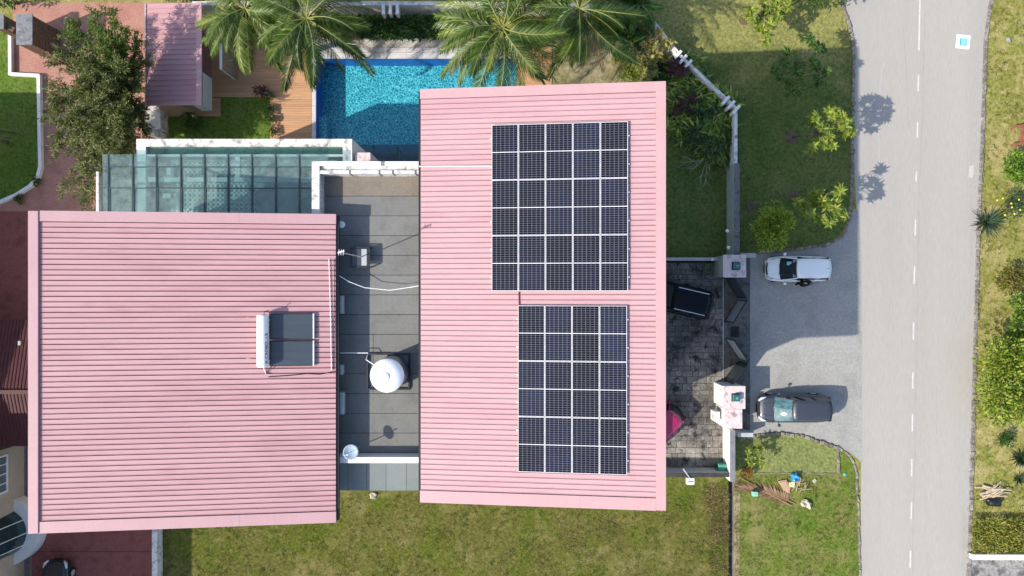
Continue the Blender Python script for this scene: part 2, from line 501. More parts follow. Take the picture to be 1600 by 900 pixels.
# ---------------------------------------------------------------- zones of the ground
zone('road', ASPH, [(1305, -3600), (1305, -200), (1308, -60), (1313, 0), (1322, 30), (1331, 60), (1334, 90), (1332, 200), (1338, 330), (1344, 400), (1345, 720),
                    (1345, 900), (1346, 4200), (1506, 4200), (1510, 900), (1515, 770), (1520, 560), (1527, 330), (1533, 200), (1537, 60), (1548, 0), (1556, -60), (1560, -3600)], .008)
zone('driveway', DRIVE, [(1165, 398), (1240, 391), (1290, 385), (1316, 372), (1327, 345), (1334, 325), (1341, 330), (1346, 400), (1347, 724), (1335, 712), (1310, 697), (1290, 690),
                         (1250, 678), (1210, 675), (1165, 685)], .013)
zone('front_lawn', G_FRONT, [(1062, 85), (1000, 30), (985, -30), (985, -300), (1303, -300), (1306, -60), (1311, 0), (1320, 30), (1328, 60), (1331, 90), (1329, 200), (1327, 300),
                             (1323, 343), (1314, 366), (1290, 381), (1240, 387), (1175, 394), (1156, 394), (1152, 170)], .03)
zone('side_lawn', G_FRONT, [(1046, 150), (1046, 112), (1062, 92), (1148, 172), (1143, 402), (900, 402), (900, 230)], .02)
zone('island_lawn', G_ISLE, [(1149, 686), (1210, 679), (1250, 682), (1290, 696), (1308, 702), (1308, 738), (1149, 738)], .03)
zone('corner_lawn', G_CORNER, [(1149, 740), (1308, 740), (1312, 704), (1328, 716), (1336, 736), (1340, 800), (1343, 900), (1344, 1300), (1147, 1300)], .02)
zone('dry_lawn', G_OLIVE, [(250, 700), (1137.5, 700), (1137.5, 1300), (250, 1300)], .012)
zone('garden_lawn', G_LEFT, [(-400, -30), (20, 48), (20, 117), (63, 120), (66, 262), (50, 290), (0, 318), (-400, 330)], .012)
zone('patio_lawn', G_LEFT, [(264, 183), (346, 183), (346, 153), (421, 153), (421, 300), (264, 300)], .012)
zone('sandy_lawn', G_TAN, [(863, 50), (1000, 60), (1040, 160), (899, 200), (863, 200)], .012)
zone('pink_paving', PINKPAVE, [(20, 4), (350, 4), (350, 60), (330, 60), (330, 152), (262, 152), (262, 520), (-300, 520), (-300, 334), (0, 321), (51, 293), (68, 262), (65, 119), (22, 117)], .008)
zone('red_driveway', REDDRIVE, [(50, 700), (243, 700), (243, 1200), (50, 1200)], .010)
MB().sheet(XY([(52, 861.4), (240, 861.4), (240, 862.2), (52, 862.2)]), .016).build('driveway_joint', MORTAR)
struct(bpy.data.objects['driveway_joint'])
zone('side_path', surf('sandy_path', [(.22, .16, .10), (.30, .23, .15)], 1, 14, .3, .9, .3), [(-60, 690), (50, 690), (50, 1100), (-60, 1100)], .006)
zone('drain_strip', MOULD, [(39, 700), (46, 700), (47, 1100), (40, 1100)], .012)
zone('bare_strip', G_TAN, [(1146.5, 745), (1156, 745), (1154, 1200), (1146.5, 1200)], .024)
zone('stained_apron', surf('mottled_slab', [(.07, .068, .065), (.16, .155, .15), (.34, .33, .31), (.10, .098, .095)], 1.6, 7, .5, .9, .4), [(1516, 872), (1760, 872), (1760, 1200), (1514, 1200)], .012)
zone('red_paving', REDDRIVE, [(-300, 336), (0, 330), (120, 330), (262, 335), (262, 560), (-300, 560)], .0105)
zone('courtyard_bed', MORTAR, [(900, 405), (1131, 405), (1131, 740), (900, 740)], .008)
zone('gate_apron', APRON, [(1131, 402), (1172, 398), (1172, 686), (1131, 672)], .018)
zone('pool_pebble_strip', surf('pale_pebbles', [(.36, .34, .31), (.62, .59, .54), (.46, .43, .39)], 6, 26, .45, .9, .6), [(480, 60), (720, 60), (720, 76), (480, 76)], .01)

# road paint and details
r = empty('centre_line', P(1430, 300), 'worn white dashed line along the middle of the road', 'road marking')
for (x0, y0, x1, y1) in [(1438.5, -60, 1435.6, 79), (1435, 117, 1434.3, 143), (1433.6, 191, 1433, 215.5), (1431.8, 268, 1431.2, 283.5), (1430.4, 343, 1429.7, 368),
                         (1429, 416, 1428, 444), (1427.3, 503.5, 1427, 531), (1426.2, 582, 1425.8, 607), (1425.6, 647, 1425.2, 674), (1424.6, 717, 1424.3, 744),
                         (1424.2, 784, 1423.4, 811), (1422.6, 860, 1421.9, 887), (1421, 940, 1420, 967)]:
    w = 1.15
    MB().sheet(XY([(x0 - w, y0), (x0 + w, y0), (x1 + w, y1), (x1 - w, y1)]), .013).build('dash', PAINT, r)
FAINT = surf('faint_paint', [(.44, .435, .42), (.37, .365, .36)], 2, 20, .2, .85, .1, .01, .2)
arc = [(1381, 98), (1378, 112), (1375.5, 130), (1374.5, 152), (1373.5, 175), (1372.8, 200), (1373, 230), (1374, 258)]
mb = MB()
for a, b in zip(arc[:-1], arc[1:]):
    mb.sheet(XY([(a[0] - .9, a[1]), (a[0] + .9, a[1]), (b[0] + .9, b[1]), (b[0] - .9, b[1])]), .0125)
thing(mb.build('tyre_trace', FAINT), 'faint pale curved line left on the grey road', 'road marking')
CRACK = surf('road_seam', [(.25, .245, .24), (.33, .325, .32)], 1.5, 20, .2, .9, .1)
for pts, wd, lab in [([(1445, 20), (1443, 90), (1442, 160), (1438, 260), (1436, 300), (1434, 420), (1433, 500), (1431, 600), (1430, 680), (1427, 790), (1426, 900), (1425, 1000)], .8, 'long dark seam running beside the dashed centre line'),
                     ([(1411, 45), (1414, 80), (1417, 130), (1419, 200)], .7, 'short dark crack between the centre line and the driveway side'),
                     ([(1464, 605), (1463.4, 640), (1463, 680)], .6, 'short straight dark saw cut in the lane beside the verge tree')]:
    mb = MB()
    for a, b in zip(pts[:-1], pts[1:]):
        n = 6
        for k in range(n):
            p0 = [a[0] + (b[0] - a[0]) * k / n, a[1] + (b[1] - a[1]) * k / n]; p1 = [a[0] + (b[0] - a[0]) * (k + 1) / n, a[1] + (b[1] - a[1]) * (k + 1) / n]
            q = RNG.uniform(.35, 1) * wd
            mb.sheet(XY([(p0[0] - q / 2, p0[1]), (p0[0] + q / 2, p0[1]), (p1[0] + q / 2, p1[1]), (p1[0] - q / 2, p1[1])]), .0115)
    thing(mb.build('road_seam', CRACK), lab, 'seam')
# dark silt along the right edge of the road
zone('road_silt', surf('road_silt', [(.20, .18, .165), (.31, .295, .275), (.355, .34, .315), (.36, .345, .32)], .5, 14, .2, .95, .3, .01, .2, 0, None, (1.8, .22, 1), .25, .55),
     [(1534, 50), (1524, 85), (1521, 150), (1517, 230), (1514, 300), (1517, 360), (1512, 520), (1506, 700), (1503, 900), (1509.5, 900), (1514.5, 770), (1519.5, 560), (1526.5, 330), (1532.5, 200), (1536.5, 60)], .0105)
r = empty('valve_cover', P(1505, 65), 'white square frame with pale blue cover set in the road', 'cover')
a = R(-6)
def rect(cx, cy, w, h, ang, z, zt, mat, nm, parent):
    c = P(cx, cy); pts = []
    for sx, sy in ((-1, -1), (1, -1), (1, 1), (-1, 1)):
        x, y = sx * w / 2, sy * h / 2
        pts.append((c.x + x * math.cos(ang) - y * math.sin(ang), c.y + x * math.sin(ang) + y * math.cos(ang)))
    return MB().prism(pts, z, zt).build(nm, mat, parent)
rect(1504.5, 65.5, .86, .86, a, .004, .028, plain('white_cover_paint', (.80, .80, .78), .6, .4), 'frame', r)
rect(1505, 66, .48, .5, a, .028, .034, plain('blue_cover', (.22, .52, .62), .5, .4), 'lid', r)
rect(1500, 66, .05, .4, a, .034, .05, plain('blue_edge', (.10, .30, .40), .5, .4), 'hinge', r)
zone('road_patch', surf('pale_patch', [(.44, .42, .40), (.50, .48, .45)], 3, 12, .2), [(1514, 260), (1521, 258), (1521, 272), (1519, 278), (1513, 277)], .0145)

# ---------------------------------------------------------------- kerbs of separate stones
def stone_mesh(seed, lx, ly, lz):
    rr = random.Random(seed)
    bm = bmesh.new()
    bmesh.ops.create_cube(bm, size=1)
    bmesh.ops.bevel(bm, geom=bm.edges[:], offset=.14, segments=1, affect='EDGES')
    for q in bm.verts:
        q.co = Vector((q.co.x * lx, q.co.y * ly, q.co.z * lz)) * (1 + rr.uniform(-.1, .1))
    me = bpy.data.meshes.new('kerb_stone'); bm.to_mesh(me); bm.free()
    return me
def kerb(name, pts, mat, size, gap, z, seed, label):
    root = MB()
    w = [P(x, y) for x, y in pts]
    for a, b in zip(w[:-1], w[1:]):
        root.beam(a + Vector((0, 0, .015)), b + Vector((0, 0, .015)), size[1] * .8, .035)
    root = struct(root.build(name, MOULD))
    meshes = []
    for k in range(5):
        me = stone_mesh(seed + k, *size); me.materials.append(mat); meshes.append(me)
    rr = random.Random(seed)
    acc = 0
    for a, b in zip(w[:-1], w[1:]):
        Ls = (b - a).length; d = (b - a).normalized()
        while acc < Ls:
            o = link('kerb_stone', rr.choice(meshes), root, a + d * acc + Vector((rr.uniform(-.03, .03), rr.uniform(-.03, .03), z + rr.uniform(-.02, .02))))
            o.rotation_euler = (rr.uniform(-.08, .08), rr.uniform(-.08, .08), math.atan2(d.y, d.x) + rr.uniform(-.12, .12))
            o.scale = (rr.uniform(.75, 1.1), rr.uniform(.75, 1.15), rr.uniform(.8, 1.2))
            acc += (size[0] + gap) * rr.uniform(.8, 1.1)
        acc -= Ls
    return root
VSTONE = surf('mossy_kerb_stone', [(.10, .085, .07), (.30, .265, .21), (.17, .15, .12)], 2.2, 14, .4, .9, .5, rnd=.35)
kerb('verge_kerb', [(1311, -30), (1314, 0), (1323, 30), (1331, 60), (1333.5, 90), (1332.5, 150), (1331, 250), (1329.5, 310), (1326, 344), (1317, 369), (1291, 383), (1240, 389.5), (1180, 396)], VSTONE, (.28, .18, .16), .03, .04, 3, '')
kerb('island_kerb', [(1153, 685.5), (1180, 680.5), (1210, 677), (1250, 680), (1290, 693), (1308, 700)], VSTONE, (.3, .2, .17), .03, .05, 13, '')
kerb('corner_kerb', [(1309, 702), (1309.5, 738)], VSTONE, (.34, .18, .12), .03, .05, 23, '')
kerb('lawn_kerb', [(1312, 700), (1329, 714), (1337.5, 735), (1341, 800), (1343.5, 905)], KERB, (.5, .12, .12), .02, .02, 33, '')
kerb('road_kerb', [(1550, -10), (1539.5, 60), (1535.5, 200), (1529.5, 330), (1522.5, 560), (1517.5, 770), (1512.5, 920)], KERB, (.42, .25, .11), .008, .025, 43, '')
kerb('island_edge', [(1156, 739.4), (1308, 739.4)], KERB, (.6, .06, .06), .02, .01, 53, '')

# ---------------------------------------------------------------- timber decks
def deck(name, label, rects):
    root = empty(name, P(*rects[0][:2]), label, 'deck')
    bed = MB()
    for (x0, y0, x1, y1) in rects:
        a, b = P(x0, y0), P(x1, y1)
        bed.box(a.x, b.x, a.y, b.y, .005, .03)
    bed.build('bearer', MORTAR, root)
    for (x0, y0, x1, y1) in rects:
        a, b = P(x0, y0), P(x1, y1)
        n = max(1, round((a.y - b.y) / .145))
        for k in range(n):
            y = b.y + (a.y - b.y) * k / n
            cut = a.x + (b.x - a.x) * RNG.uniform(.3, .7)
            if b.x - a.x > 3:
                MB().box(a.x, cut - .003, y + .005, y + .14, .03, .058).build('plank', WOOD, root)
                MB().box(cut + .003, b.x, y + .005, y + .14, .03, .058).build('plank', WOOD, root)
            else:
                MB().box(a.x, b.x, y + .005, y + .14, .03, .058).build('plank', WOOD, root)
deck('timber_deck', 'orange timber deck between the patio lawn and the pool', [(331, 62, 487, 152), (423, 152, 487, 240), (262, 153, 345, 182)])
deck('timber_deck', 'timber deck under the palms beside the sandy lawn', [(808, 62, 862, 210)])

# ---------------------------------------------------------------- courtyard pavers
rr = random.Random(5)
pm = []
for k in range(5):
    bm = bmesh.new(); bmesh.ops.create_cube(bm, size=1)
    top = [e for e in bm.edges if all(q.co.z > 0 for q in e.verts)]
    bmesh.ops.bevel(bm, geom=top, offset=.05, segments=1, affect='EDGES')
    for q in bm.verts: q.co.x += rr.uniform(-.02, .02); q.co.y += rr.uniform(-.02, .02)
    me = bpy.data.meshes.new('paver'); bm.to_mesh(me); bm.free(); me.materials.append(PAVER); pm.append(me)
bed = bpy.data.objects['courtyard_bed']
y = P(0, 737).y; row = 0
while y < P(0, 408).y - .3:
    hh = rr.choice((.31, .36, .42)); x = P(1036, 0).x - rr.uniform(0, .4)
    while x < P(1130, 0).x - .15:
        ww = min(rr.choice((.36, .48, .62)), P(1130, 0).x - x)
        if ww > .14:
            o = link('paver', rr.choice(pm), bed, (x + ww / 2, y + hh / 2, .022 + rr.uniform(-.004, .004)))
            o.scale = (ww - .025, hh - .025, .036)
            o.rotation_euler = (rr.uniform(-.012, .012), rr.uniform(-.012, .012), rr.uniform(-.012, .012))
        x += ww
    y += hh

# ---------------------------------------------------------------- the house: two pink roofs sloping to a flat terrace
KL, KR = -1.36 / 12.38, 1.16 / 10.42
def zL(X): return 14.2 + (X + 20.06) * KL
def zR(X): return 12.84 + (X + 4.0) * KR
def on_roof(x, y, zf, dz=0):
    h = 13.3
    for _ in range(30): h = zf(P(x, y, h).x) + dz
    return P(x, y, h)
house = empty('house', (-6.5, -1.5, 0), 'large house with two pink ribbed metal roofs sloping to a flat terrace', 'house')
WALLM = surf('cream_house_wall', [(.62, .59, .54), (.56, .53, .48)], .6, 10, .1, .85, .15)
PANE = plain('dark_window_glass', (.02, .03, .035), .06, .6)
def block(x0, x1, y0, y1, zf):
    return MB().hexa([(x0, y0, 0), (x1, y0, 0), (x1, y1, 0), (x0, y1, 0), (x0, y0, zf(x0)), (x1, y0, zf(x1)), (x1, y1, zf(x1)), (x0, y1, zf(x0))])
MB().box(-8.198, -8.16, -7.4, 2.55, 11.8, 12.7).build('shade_strip', DARK, house)  # dark strips added along the terrace walls to deepen the shade there
MB().box(-3.44, -3.402, -7.4, 5.0, 11.8, 12.6).build('shade_strip', DARK, house)
block(-19.2, -8.2, -9.4, 2.5, lambda X: zL(X) - .14).build('wall', WALLM, house)
block(-3.4, 5.6, -8.32, 7.9, lambda X: zR(X) - .14).build('wall', WALLM, house)
MB().box(-8.84, -3.3, -9.19, 5.59, 0, 11.69).build('wall', WALLM, house)
def window(x, y, z, w, h, face):
    """framed window set on a wall facing +x, -y or +y"""
    f, p = MB(), MB()
    t = .06
    if face == 'x':
        f.box(x, x + .07, y - w / 2 - t, y + w / 2 + t, z - t, z); f.box(x, x + .07, y - w / 2 - t, y + w / 2 + t, z + h, z + h + t)
        f.box(x, x + .068, y - w / 2 - t, y - w / 2, z, z + h); f.box(x, x + .068, y + w / 2, y + w / 2 + t, z, z + h); f.box(x, x + .06, y - .02, y + .02, z, z + h)
        p.box(x + .004, x + .03, y - w / 2, y + w / 2, z, z + h)
    else:
        s = -1 if face == '-y' else 1
        f.box(x - w / 2 - t, x + w / 2 + t, y, y + s * .07, z - t, z); f.box(x - w / 2 - t, x + w / 2 + t, y, y + s * .07, z + h, z + h + t)
        f.box(x - w / 2 - t, x - w / 2, y, y + s * .068, z, z + h); f.box(x + w / 2, x + w / 2 + t, y, y + s * .068, z, z + h); f.box(x - .02, x + .02, y, y + s * .06, z, z + h)
        p.box(x - w / 2, x + w / 2, y + s * .004, y + s * .03, z, z + h)
    o = f.build('window', WHITE, house); p.build('pane', PANE, o)
for z in (1.0, 4.8, 8.6):
    for yy in (-5.5, -1, 3.5): window(5.6, yy, z, 1.8, 1.6, 'x')
    for xx in (-1.5, 2.5): window(xx, -8.32, z, 1.8, 1.6, '-y')
    for xx in (-17, -13, -10): window(xx, -9.4, z, 1.8, 1.6, '-y')
    window(1.0, 7.9, z, 1.8, 1.6, '+y')
# car porch slab with two posts on the street side
pc = MB(); pc.box(5.62, 8.08, -9.9, -1.5, 2.78, 3.0); pc.build('porch_slab', WALLM, house)
for yy in (-9.6, -1.9): MB().box(7.6, 7.95, yy - .17, yy + .17, 0, 2.78).build('porch_post', WALLM, house)

def roof(x0, x1, y0, y1, zf, sheet_m, rib_x0, rib_x1, rib_y0, rib_y1, step, gap):
    """deck with long metal pans laid side by side, a deep narrow seam between each two"""
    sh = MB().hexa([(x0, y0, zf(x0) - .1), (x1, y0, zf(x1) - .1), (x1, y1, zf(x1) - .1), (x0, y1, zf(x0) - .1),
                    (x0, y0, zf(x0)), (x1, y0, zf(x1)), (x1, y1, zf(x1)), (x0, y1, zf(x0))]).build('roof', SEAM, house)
    n = int(round((rib_y1 - rib_y0) / step)); st = (rib_y1 - rib_y0) / n
    a, b, hw, hh = rib_x0, rib_x1, st / 2 - gap / 2, .055
    lip = .018
    me = MB().add([(x, y, zf(x) + z) for x in (a, b) for y, z in ((-hw, .003), (-hw, hh + .016), (-hw + lip, hh + .012), (-hw + lip * 1.6, hh), (hw - lip * 1.6, hh), (hw - lip, hh + .012), (hw, hh + .016), (hw, .003))],
                  [(k, k + 8, k + 9, k + 1) for k in range(7)] + [tuple(range(8))[::-1], tuple(range(8, 16))]).mesh('roof_pan', sheet_m, off=wloc(house))
    for i in range(n):
        link('roof_pan', me, sh, (0, rib_y0 + st * (i + .5), 0))
    return sh
def slope_piece(x0, x1, y0, y1, zf, dz0, dz1):
    return MB().hexa([(x0, y0, zf(x0) + dz0), (x1, y0, zf(x1) + dz0), (x1, y1, zf(x1) + dz0), (x0, y1, zf(x0) + dz0),
                      (x0, y0, zf(x0) + dz1), (x1, y0, zf(x1) + dz1), (x1, y1, zf(x1) + dz1), (x0, y1, zf(x0) + dz1)])
# right roof
RX0, RX1, RY0, RY1 = -4.0, 6.42, -9.32, 8.64
fx = on_roof(1024, 450, zR).x
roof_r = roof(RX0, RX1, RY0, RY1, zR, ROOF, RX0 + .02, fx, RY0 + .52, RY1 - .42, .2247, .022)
ys = [RY0] + [on_roof(1030, y, zR).y for y in (735, 640, 553, 460, 277, 185)] + [RY1 - .41]
for i, (a, b) in enumerate(zip(ys[:-1], ys[1:])):
    slope_piece(fx + .004, RX1 + .02, a, b + .03, zR, .004, .115 + .004 * (i % 2)).build('flashing', FLASH, roof_r)
for y0, y1 in ((RY0 - .02, RY0 + .5), (RY1 - .40, RY1 + .02)):
    xs = [RX0 - .01, -.6, 2.9, fx if y0 < 0 else RX1 + .02]
    for i, (a, b) in enumerate(zip(xs[:-1], xs[1:])):
        slope_piece(a, b, y0, y1, zR, .004, .105 + .004 * (i % 2)).build('flashing', FLASH, roof_r)
MB().box(RX0 - .09, RX0 - .004, RY0 + .05, RY1 - .05, zR(RX0) - .22, zR(RX0) - .03).build('gutter', DARK, roof_r)
# left roof
LX0, LX1, LY0, LY1 = -20.06, -7.68, -10.2, 3.2
gx = on_roof(63, 580, zL).x
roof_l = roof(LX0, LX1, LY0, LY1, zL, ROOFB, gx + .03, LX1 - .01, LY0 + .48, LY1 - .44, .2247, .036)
ys = [LY0] + [on_roof(55, y, zL).y for y in (795, 700, 605, 510, 418)] + [LY1]
for i, (a, b) in enumerate(zip(ys[:-1], ys[1:])):
    slope_piece(LX0 - .02, gx, a, b, zL, .004, .15 + .004 * (i % 2)).build('flashing', FLASH, roof_l)
for y0, y1 in ((LY0 - .02, LY0 + .46), (LY1 - .42, LY1 + .02)):
    xs = [gx + .004, -16.1, -11.7, LX1 + .01]
    for i, (a, b) in enumerate(zip(xs[:-1], xs[1:])):
        slope_piece(a, b, y0, y1, zL, .004, .11 + .004 * (i % 2)).build('flashing', FLASH, roof_l)
MB().box(LX1 + .004, LX1 + .1, LY0 + .05, LY1 - .05, zL(LX1) - .22, zL(LX1) - .03).build('gutter', DARK, roof_l)

# terrace: concrete slabs, parapets
ZT = 11.76
ter = MB().box(-8.5, -3.4, -9.18, 5.05, 11.692, 11.715).build('terrace', MORTAR, house)
CONCR = surf('silted_slab', [(.17, .155, .135), (.22, .19, .15), (.18, .175, .165)], .9, 16, .25, .9, .3, .01, .2, 0,
             [(1.1, .55, .74, (.17, .125, .09)), (4, .68, .76, (.34, .32, .29))])
n = 14
for k in range(n):
    y1 = 5.045 - 12.52 * k / n; y0 = y1 - 12.52 / n + .022
    if k in (8, 9, 10):
        xm = P(583, 0, ZT).x
        MB().box(-8.49, xm - .01, y0, y1, 11.716, ZT).build('slab', CONC, ter)
        MB().box(xm + .01, -3.45, y0, y1, 11.716, ZT + .002).build('slab', CONC, ter)
    else:
        MB().box(-8.49, -3.45, y0, y1, 11.716, ZT + .002 * (k % 2)).build('slab', CONCR if k == 0 else CONC, ter)
xe = [P(x, 0, ZT).x for x in (511, 543.5, 573, 603.2, 634.8, 669)]
for a, b in zip(xe[:-1], xe[1:]):
    MB().box(a + .008, b - .008, -9.17, -7.76, 11.716, ZT).build('slab', CONCT, ter)
# far parapet: outer ridge, dirty channel, inner ridge
par = MB().box(-8.5, -3.41, 5.40, 5.59, 11.70, 12.54).build('parapet', WHITE, house)
MB().box(-8.5, -3.41, 5.2, 5.398, 11.70, 12.40).build('channel', WHITEST, par)
MB().box(-8.5, -3.41, 5.05, 5.198, 11.70, 12.53).build('ridge', WHITEST, par)
for xx in (-7.2, -5.9, -5.3, -4.3): MB().box(xx, xx + .09, 5.045, 5.205, 11.9, 12.535).build('drip_stain', MOULD, par)
MB().box(-5.8, -5.62, 5.395, 5.592, 12.54, 12.544).build('ridge_cap', CONC, par)
parl = MB().box(-8.84, -8.502, 2.6, 5.59, 11.70, 12.542).build('parapet', WHITEST, house)
parb = MB().box(-8.6, -3.42, -7.74, -7.48, 11.70, 12.5).build('parapet', WHITE, house)

# ---------------------------------------------------------------- glazed atrium north of the left roof
atr = empty('glazed_atrium', (-13.5, 5, 0), 'glass roofed atrium framed by stained white concrete beams', 'atrium')
FLOORT = surf('atrium_floor', [(.28, .31, .31), (.36, .39, .39)], .8, 10, .15, .7, .1)
aw = MB()
aw.box(-18.97, -18.66, 2.52, 7.53, 0, 7.9); aw.box(-8.42, -8.08, 5.6, 7.53, 0, 7.9); aw.box(-18.655, -8.425, 7.2, 7.53, 0, 7.9)
aw.build('wall', WHITE, atr)
MB().box(-18.65, -8.43, 2.52, 7.19, 7.2, 7.4).build('floor', FLOORT, atr)
MB().box(-18.97, -8.08, 7.14, 7.53, 7.902, 8.2).build('beam', WHITEST, atr)
MB().box(-18.97, -18.5, 2.52, 7.138, 7.902, 8.2).build('beam', WHITE, atr)
MB().box(-8.55, -8.08, 5.6, 7.138, 7.902, 8.2).build('beam', WHITEST, atr)
MB().box(-18.49, -8.56, 6.66, 6.76, 8.02, 8.14).build('rail', WHITE, atr)
MB().box(-18.49, -8.56, 5.35, 5.6, 7.95, 8.12).build('beam', WHITE, atr)
for xx in (-13.9,): MB().box(xx - .12, xx + .12, 5.6, 6.66, 8.0, 8.12).build('beam', WHITE, atr)
GREENG = glassm('green_glass', (.62, .82, .76), .03, 1.5, 0, .10, (.35, .5, .45))
for k in range(10):
    x0 = -18.49 + k * .993
    MB().box(x0 + .012, x0 + .981, 6.77, 7.13, 8.04, 8.055).build('pane', GREENG, atr)
# pierced block screen lying under the glass: pale four-lobed blocks
sc = MB()
for i in range(17):
    for j in range(16):
        cx, cy = -17.2 + i * .24, 2.75 + j * .24
        for dx, dy in ((.055, 0), (-.055, 0), (0, .055), (0, -.055)):
            sc.lathe((cx + dx, cy + dy, 7.4), [(.068, .002), (.06, .05)], 7)
o = sc.build('pierced_blocks', plain('pale_block', (.80, .82, .82), .7, .3), atr); tag(o, kind='stuff')
for (x0, x1, y0, y1) in ((-17.9, -17.2, 4.6, 4.85), (-17.8, -17.1, 3.5, 3.7), (-16.4, -16.1, 3.2, 4.4), (-17.7, -17.3, 5.6, 6.2)):
    MB().box(x0, x1, y0, y1, 7.4, 7.7).build('bench', WHITE, atr)

can = empty('glass_canopy', (-14.6, 4.8, 0), 'teal glass canopy with dark rafters tucked under the pink roof that carries the water heater', 'canopy')
TEAL = glassm('teal_glass', (.70, .84, .83), .04, 1.5, 0, .20, (.40, .50, .49))
RAFT = plain('dark_teal_metal', (.03, .06, .07), .45, .5)
ZC = 9.0
cols = [P(x, 0, ZC).x for x in (160.5, 170, 208, 245, 283, 320, 357, 394, 431, 468, 514)]
rows = [P(0, y, ZC).y for y in (241, 261, 294, 344)]
for a, b in zip(cols[:-1], cols[1:]):
    for j, (c, d) in enumerate(zip(rows[:-1], rows[1:])):
        MB().box(a + .012, b - .012, d + .01, c - .01, ZC - .012 + .02 * (2 - j), ZC + .02 * (2 - j)).build('pane', TEAL, can)
for x in cols[1:-1]:
    MB().box(x - .03, x + .03, rows[-1], rows[1] + .5, ZC - .16, ZC - .02).build('rafter', RAFT, can)
for x in cols[1:-1]:
    MB().box(x - .022, x + .022, rows[-1], rows[0], ZC + .045, ZC + .085).build('glazing_bar', RAFT, can)
for y in rows[1:3]:
    MB().box(cols[0], cols[-1], y - .016, y + .016, ZC + .046, ZC + .075).build('glazing_bar', RAFT, can)
for y in rows[1:3]:
    MB().box(cols[1], cols[-1], y - .03, y + .03, ZC - .1, ZC - .021).build('purlin', RAFT, can)
for x in (cols[1], cols[5], cols[9]):
    MB().box(x - .06, x + .06, rows[1] - .15, rows[1] - .03, 7.4, ZC - .16).build('post', RAFT, can)
w = MB().box(P(150, 0, 9.1).x, P(154, 0, 9.1).x, 2.3, P(0, 268, 9.1).y, 0, 9.1)
thing(w.build('side_wall', WHITEST), 'tall thin stained wall closing the feathery-tree end of the glass canopy', 'wall')

# dark glass lean-to by the pool and the stained pier
lean = empty('glass_lean_to', (-6.6, 7, 0), 'dark glass lean-to roof between the pool and the terrace', 'lean-to')
DGL = glassm('dark_teal_glass', (.38, .52, .56), .05, 1.5, 0, .22, (.12, .25, .30))
for k in range(4):
    x0 = -9.4 + k * 1.37
    for (y0, y1) in ((5.62, 7.55), (7.57, 8.32)):
        MB().box(x0 + .015, x0 + 1.355, y0, y1, 3.0, 3.015).build('pane', DGL, lean)
for k in range(5): MB().box(-9.44 + k * 1.37, -9.37 + k * 1.37, 5.62, 8.32, 2.88, 2.995).build('rafter', RAFT, lean)
for k in (0, 2, 4): MB().box(-9.44 + k * 1.37, -9.36 + k * 1.37, 8.1, 8.18, 0, 2.88).build('post', RAFT, lean)
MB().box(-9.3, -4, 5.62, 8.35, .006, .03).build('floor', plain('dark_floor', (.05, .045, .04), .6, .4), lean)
MB().box(-7.98, -7.2, 6.45, 6.88, 0, 8.0).build('stained_pier', PINKST)
thing(bpy.data.objects['stained_pier'], 'square stained stone pier rising beside the glass lean-to', 'pier')

# ---------------------------------------------------------------- solar panels
CW, CL = 1.0, 1.0
def cell_mat(w, l):
    m, nt, N, L, bs = new_mat('solar_cells')
    tc = N.new('ShaderNodeTexCoord'); sp = N.new('ShaderNodeSeparateXYZ'); L.new(tc.outputs['Object'], sp.inputs[0])
    def math_(op, a, b=None):
        q = N.new('ShaderNodeMath'); q.operation = op
        for s, v in ((q.inputs[0], a), (q.inputs[1], b)):
            if v is None: continue
            if hasattr(v, 'is_output'): L.new(v, s)
            else: s.default_value = v
        return q.outputs[0]
    def line(co, size, count, width):
        u = math_('MULTIPLY', math_('ADD', co, size / 2), count / size)
        fr = math_('ABSOLUTE', math_('SUBTRACT', math_('FRACT', u), .5))
        return math_('GREATER_THAN', fr, .5 - width * count / size / 2)
    gx_ = line(sp.outputs[0], w, 6, .014)
    gy_ = line(sp.outputs[1], l, 24, .011)
    mid = math_('LESS_THAN', math_('ABSOLUTE', sp.outputs[1]), .014)
    g = math_('MAXIMUM', gx_, gy_)
    oi = N.new('ShaderNodeObjectInfo')
    tone = ramp(nt, oi.outputs['Random'], [(0, (.006, .007, .012)), (.5, (.008, .009, .018)), (1, (.012, .016, .034))])
    pat = ramp(nt, noise(nt, vec_pos(nt), .8, 3), [(.3, (.7, .75, .7)), (.7, (1.2, 1.2, 1.45))])
    c = mixc(nt, mixc(nt, tone, pat, 1.0, 'MULTIPLY'), (.17, .17, .195), g)
    c = mixc(nt, c, (.74, .74, .75), mid)
    L.new(c, bs.inputs['Base Color'])
    bs.inputs['Roughness'].default_value = .3
    bs.inputs['Specular IOR Level'].default_value = .12
    return m
ALU = plain('anodised_frame', (.80, .80, .81), .4, .5)
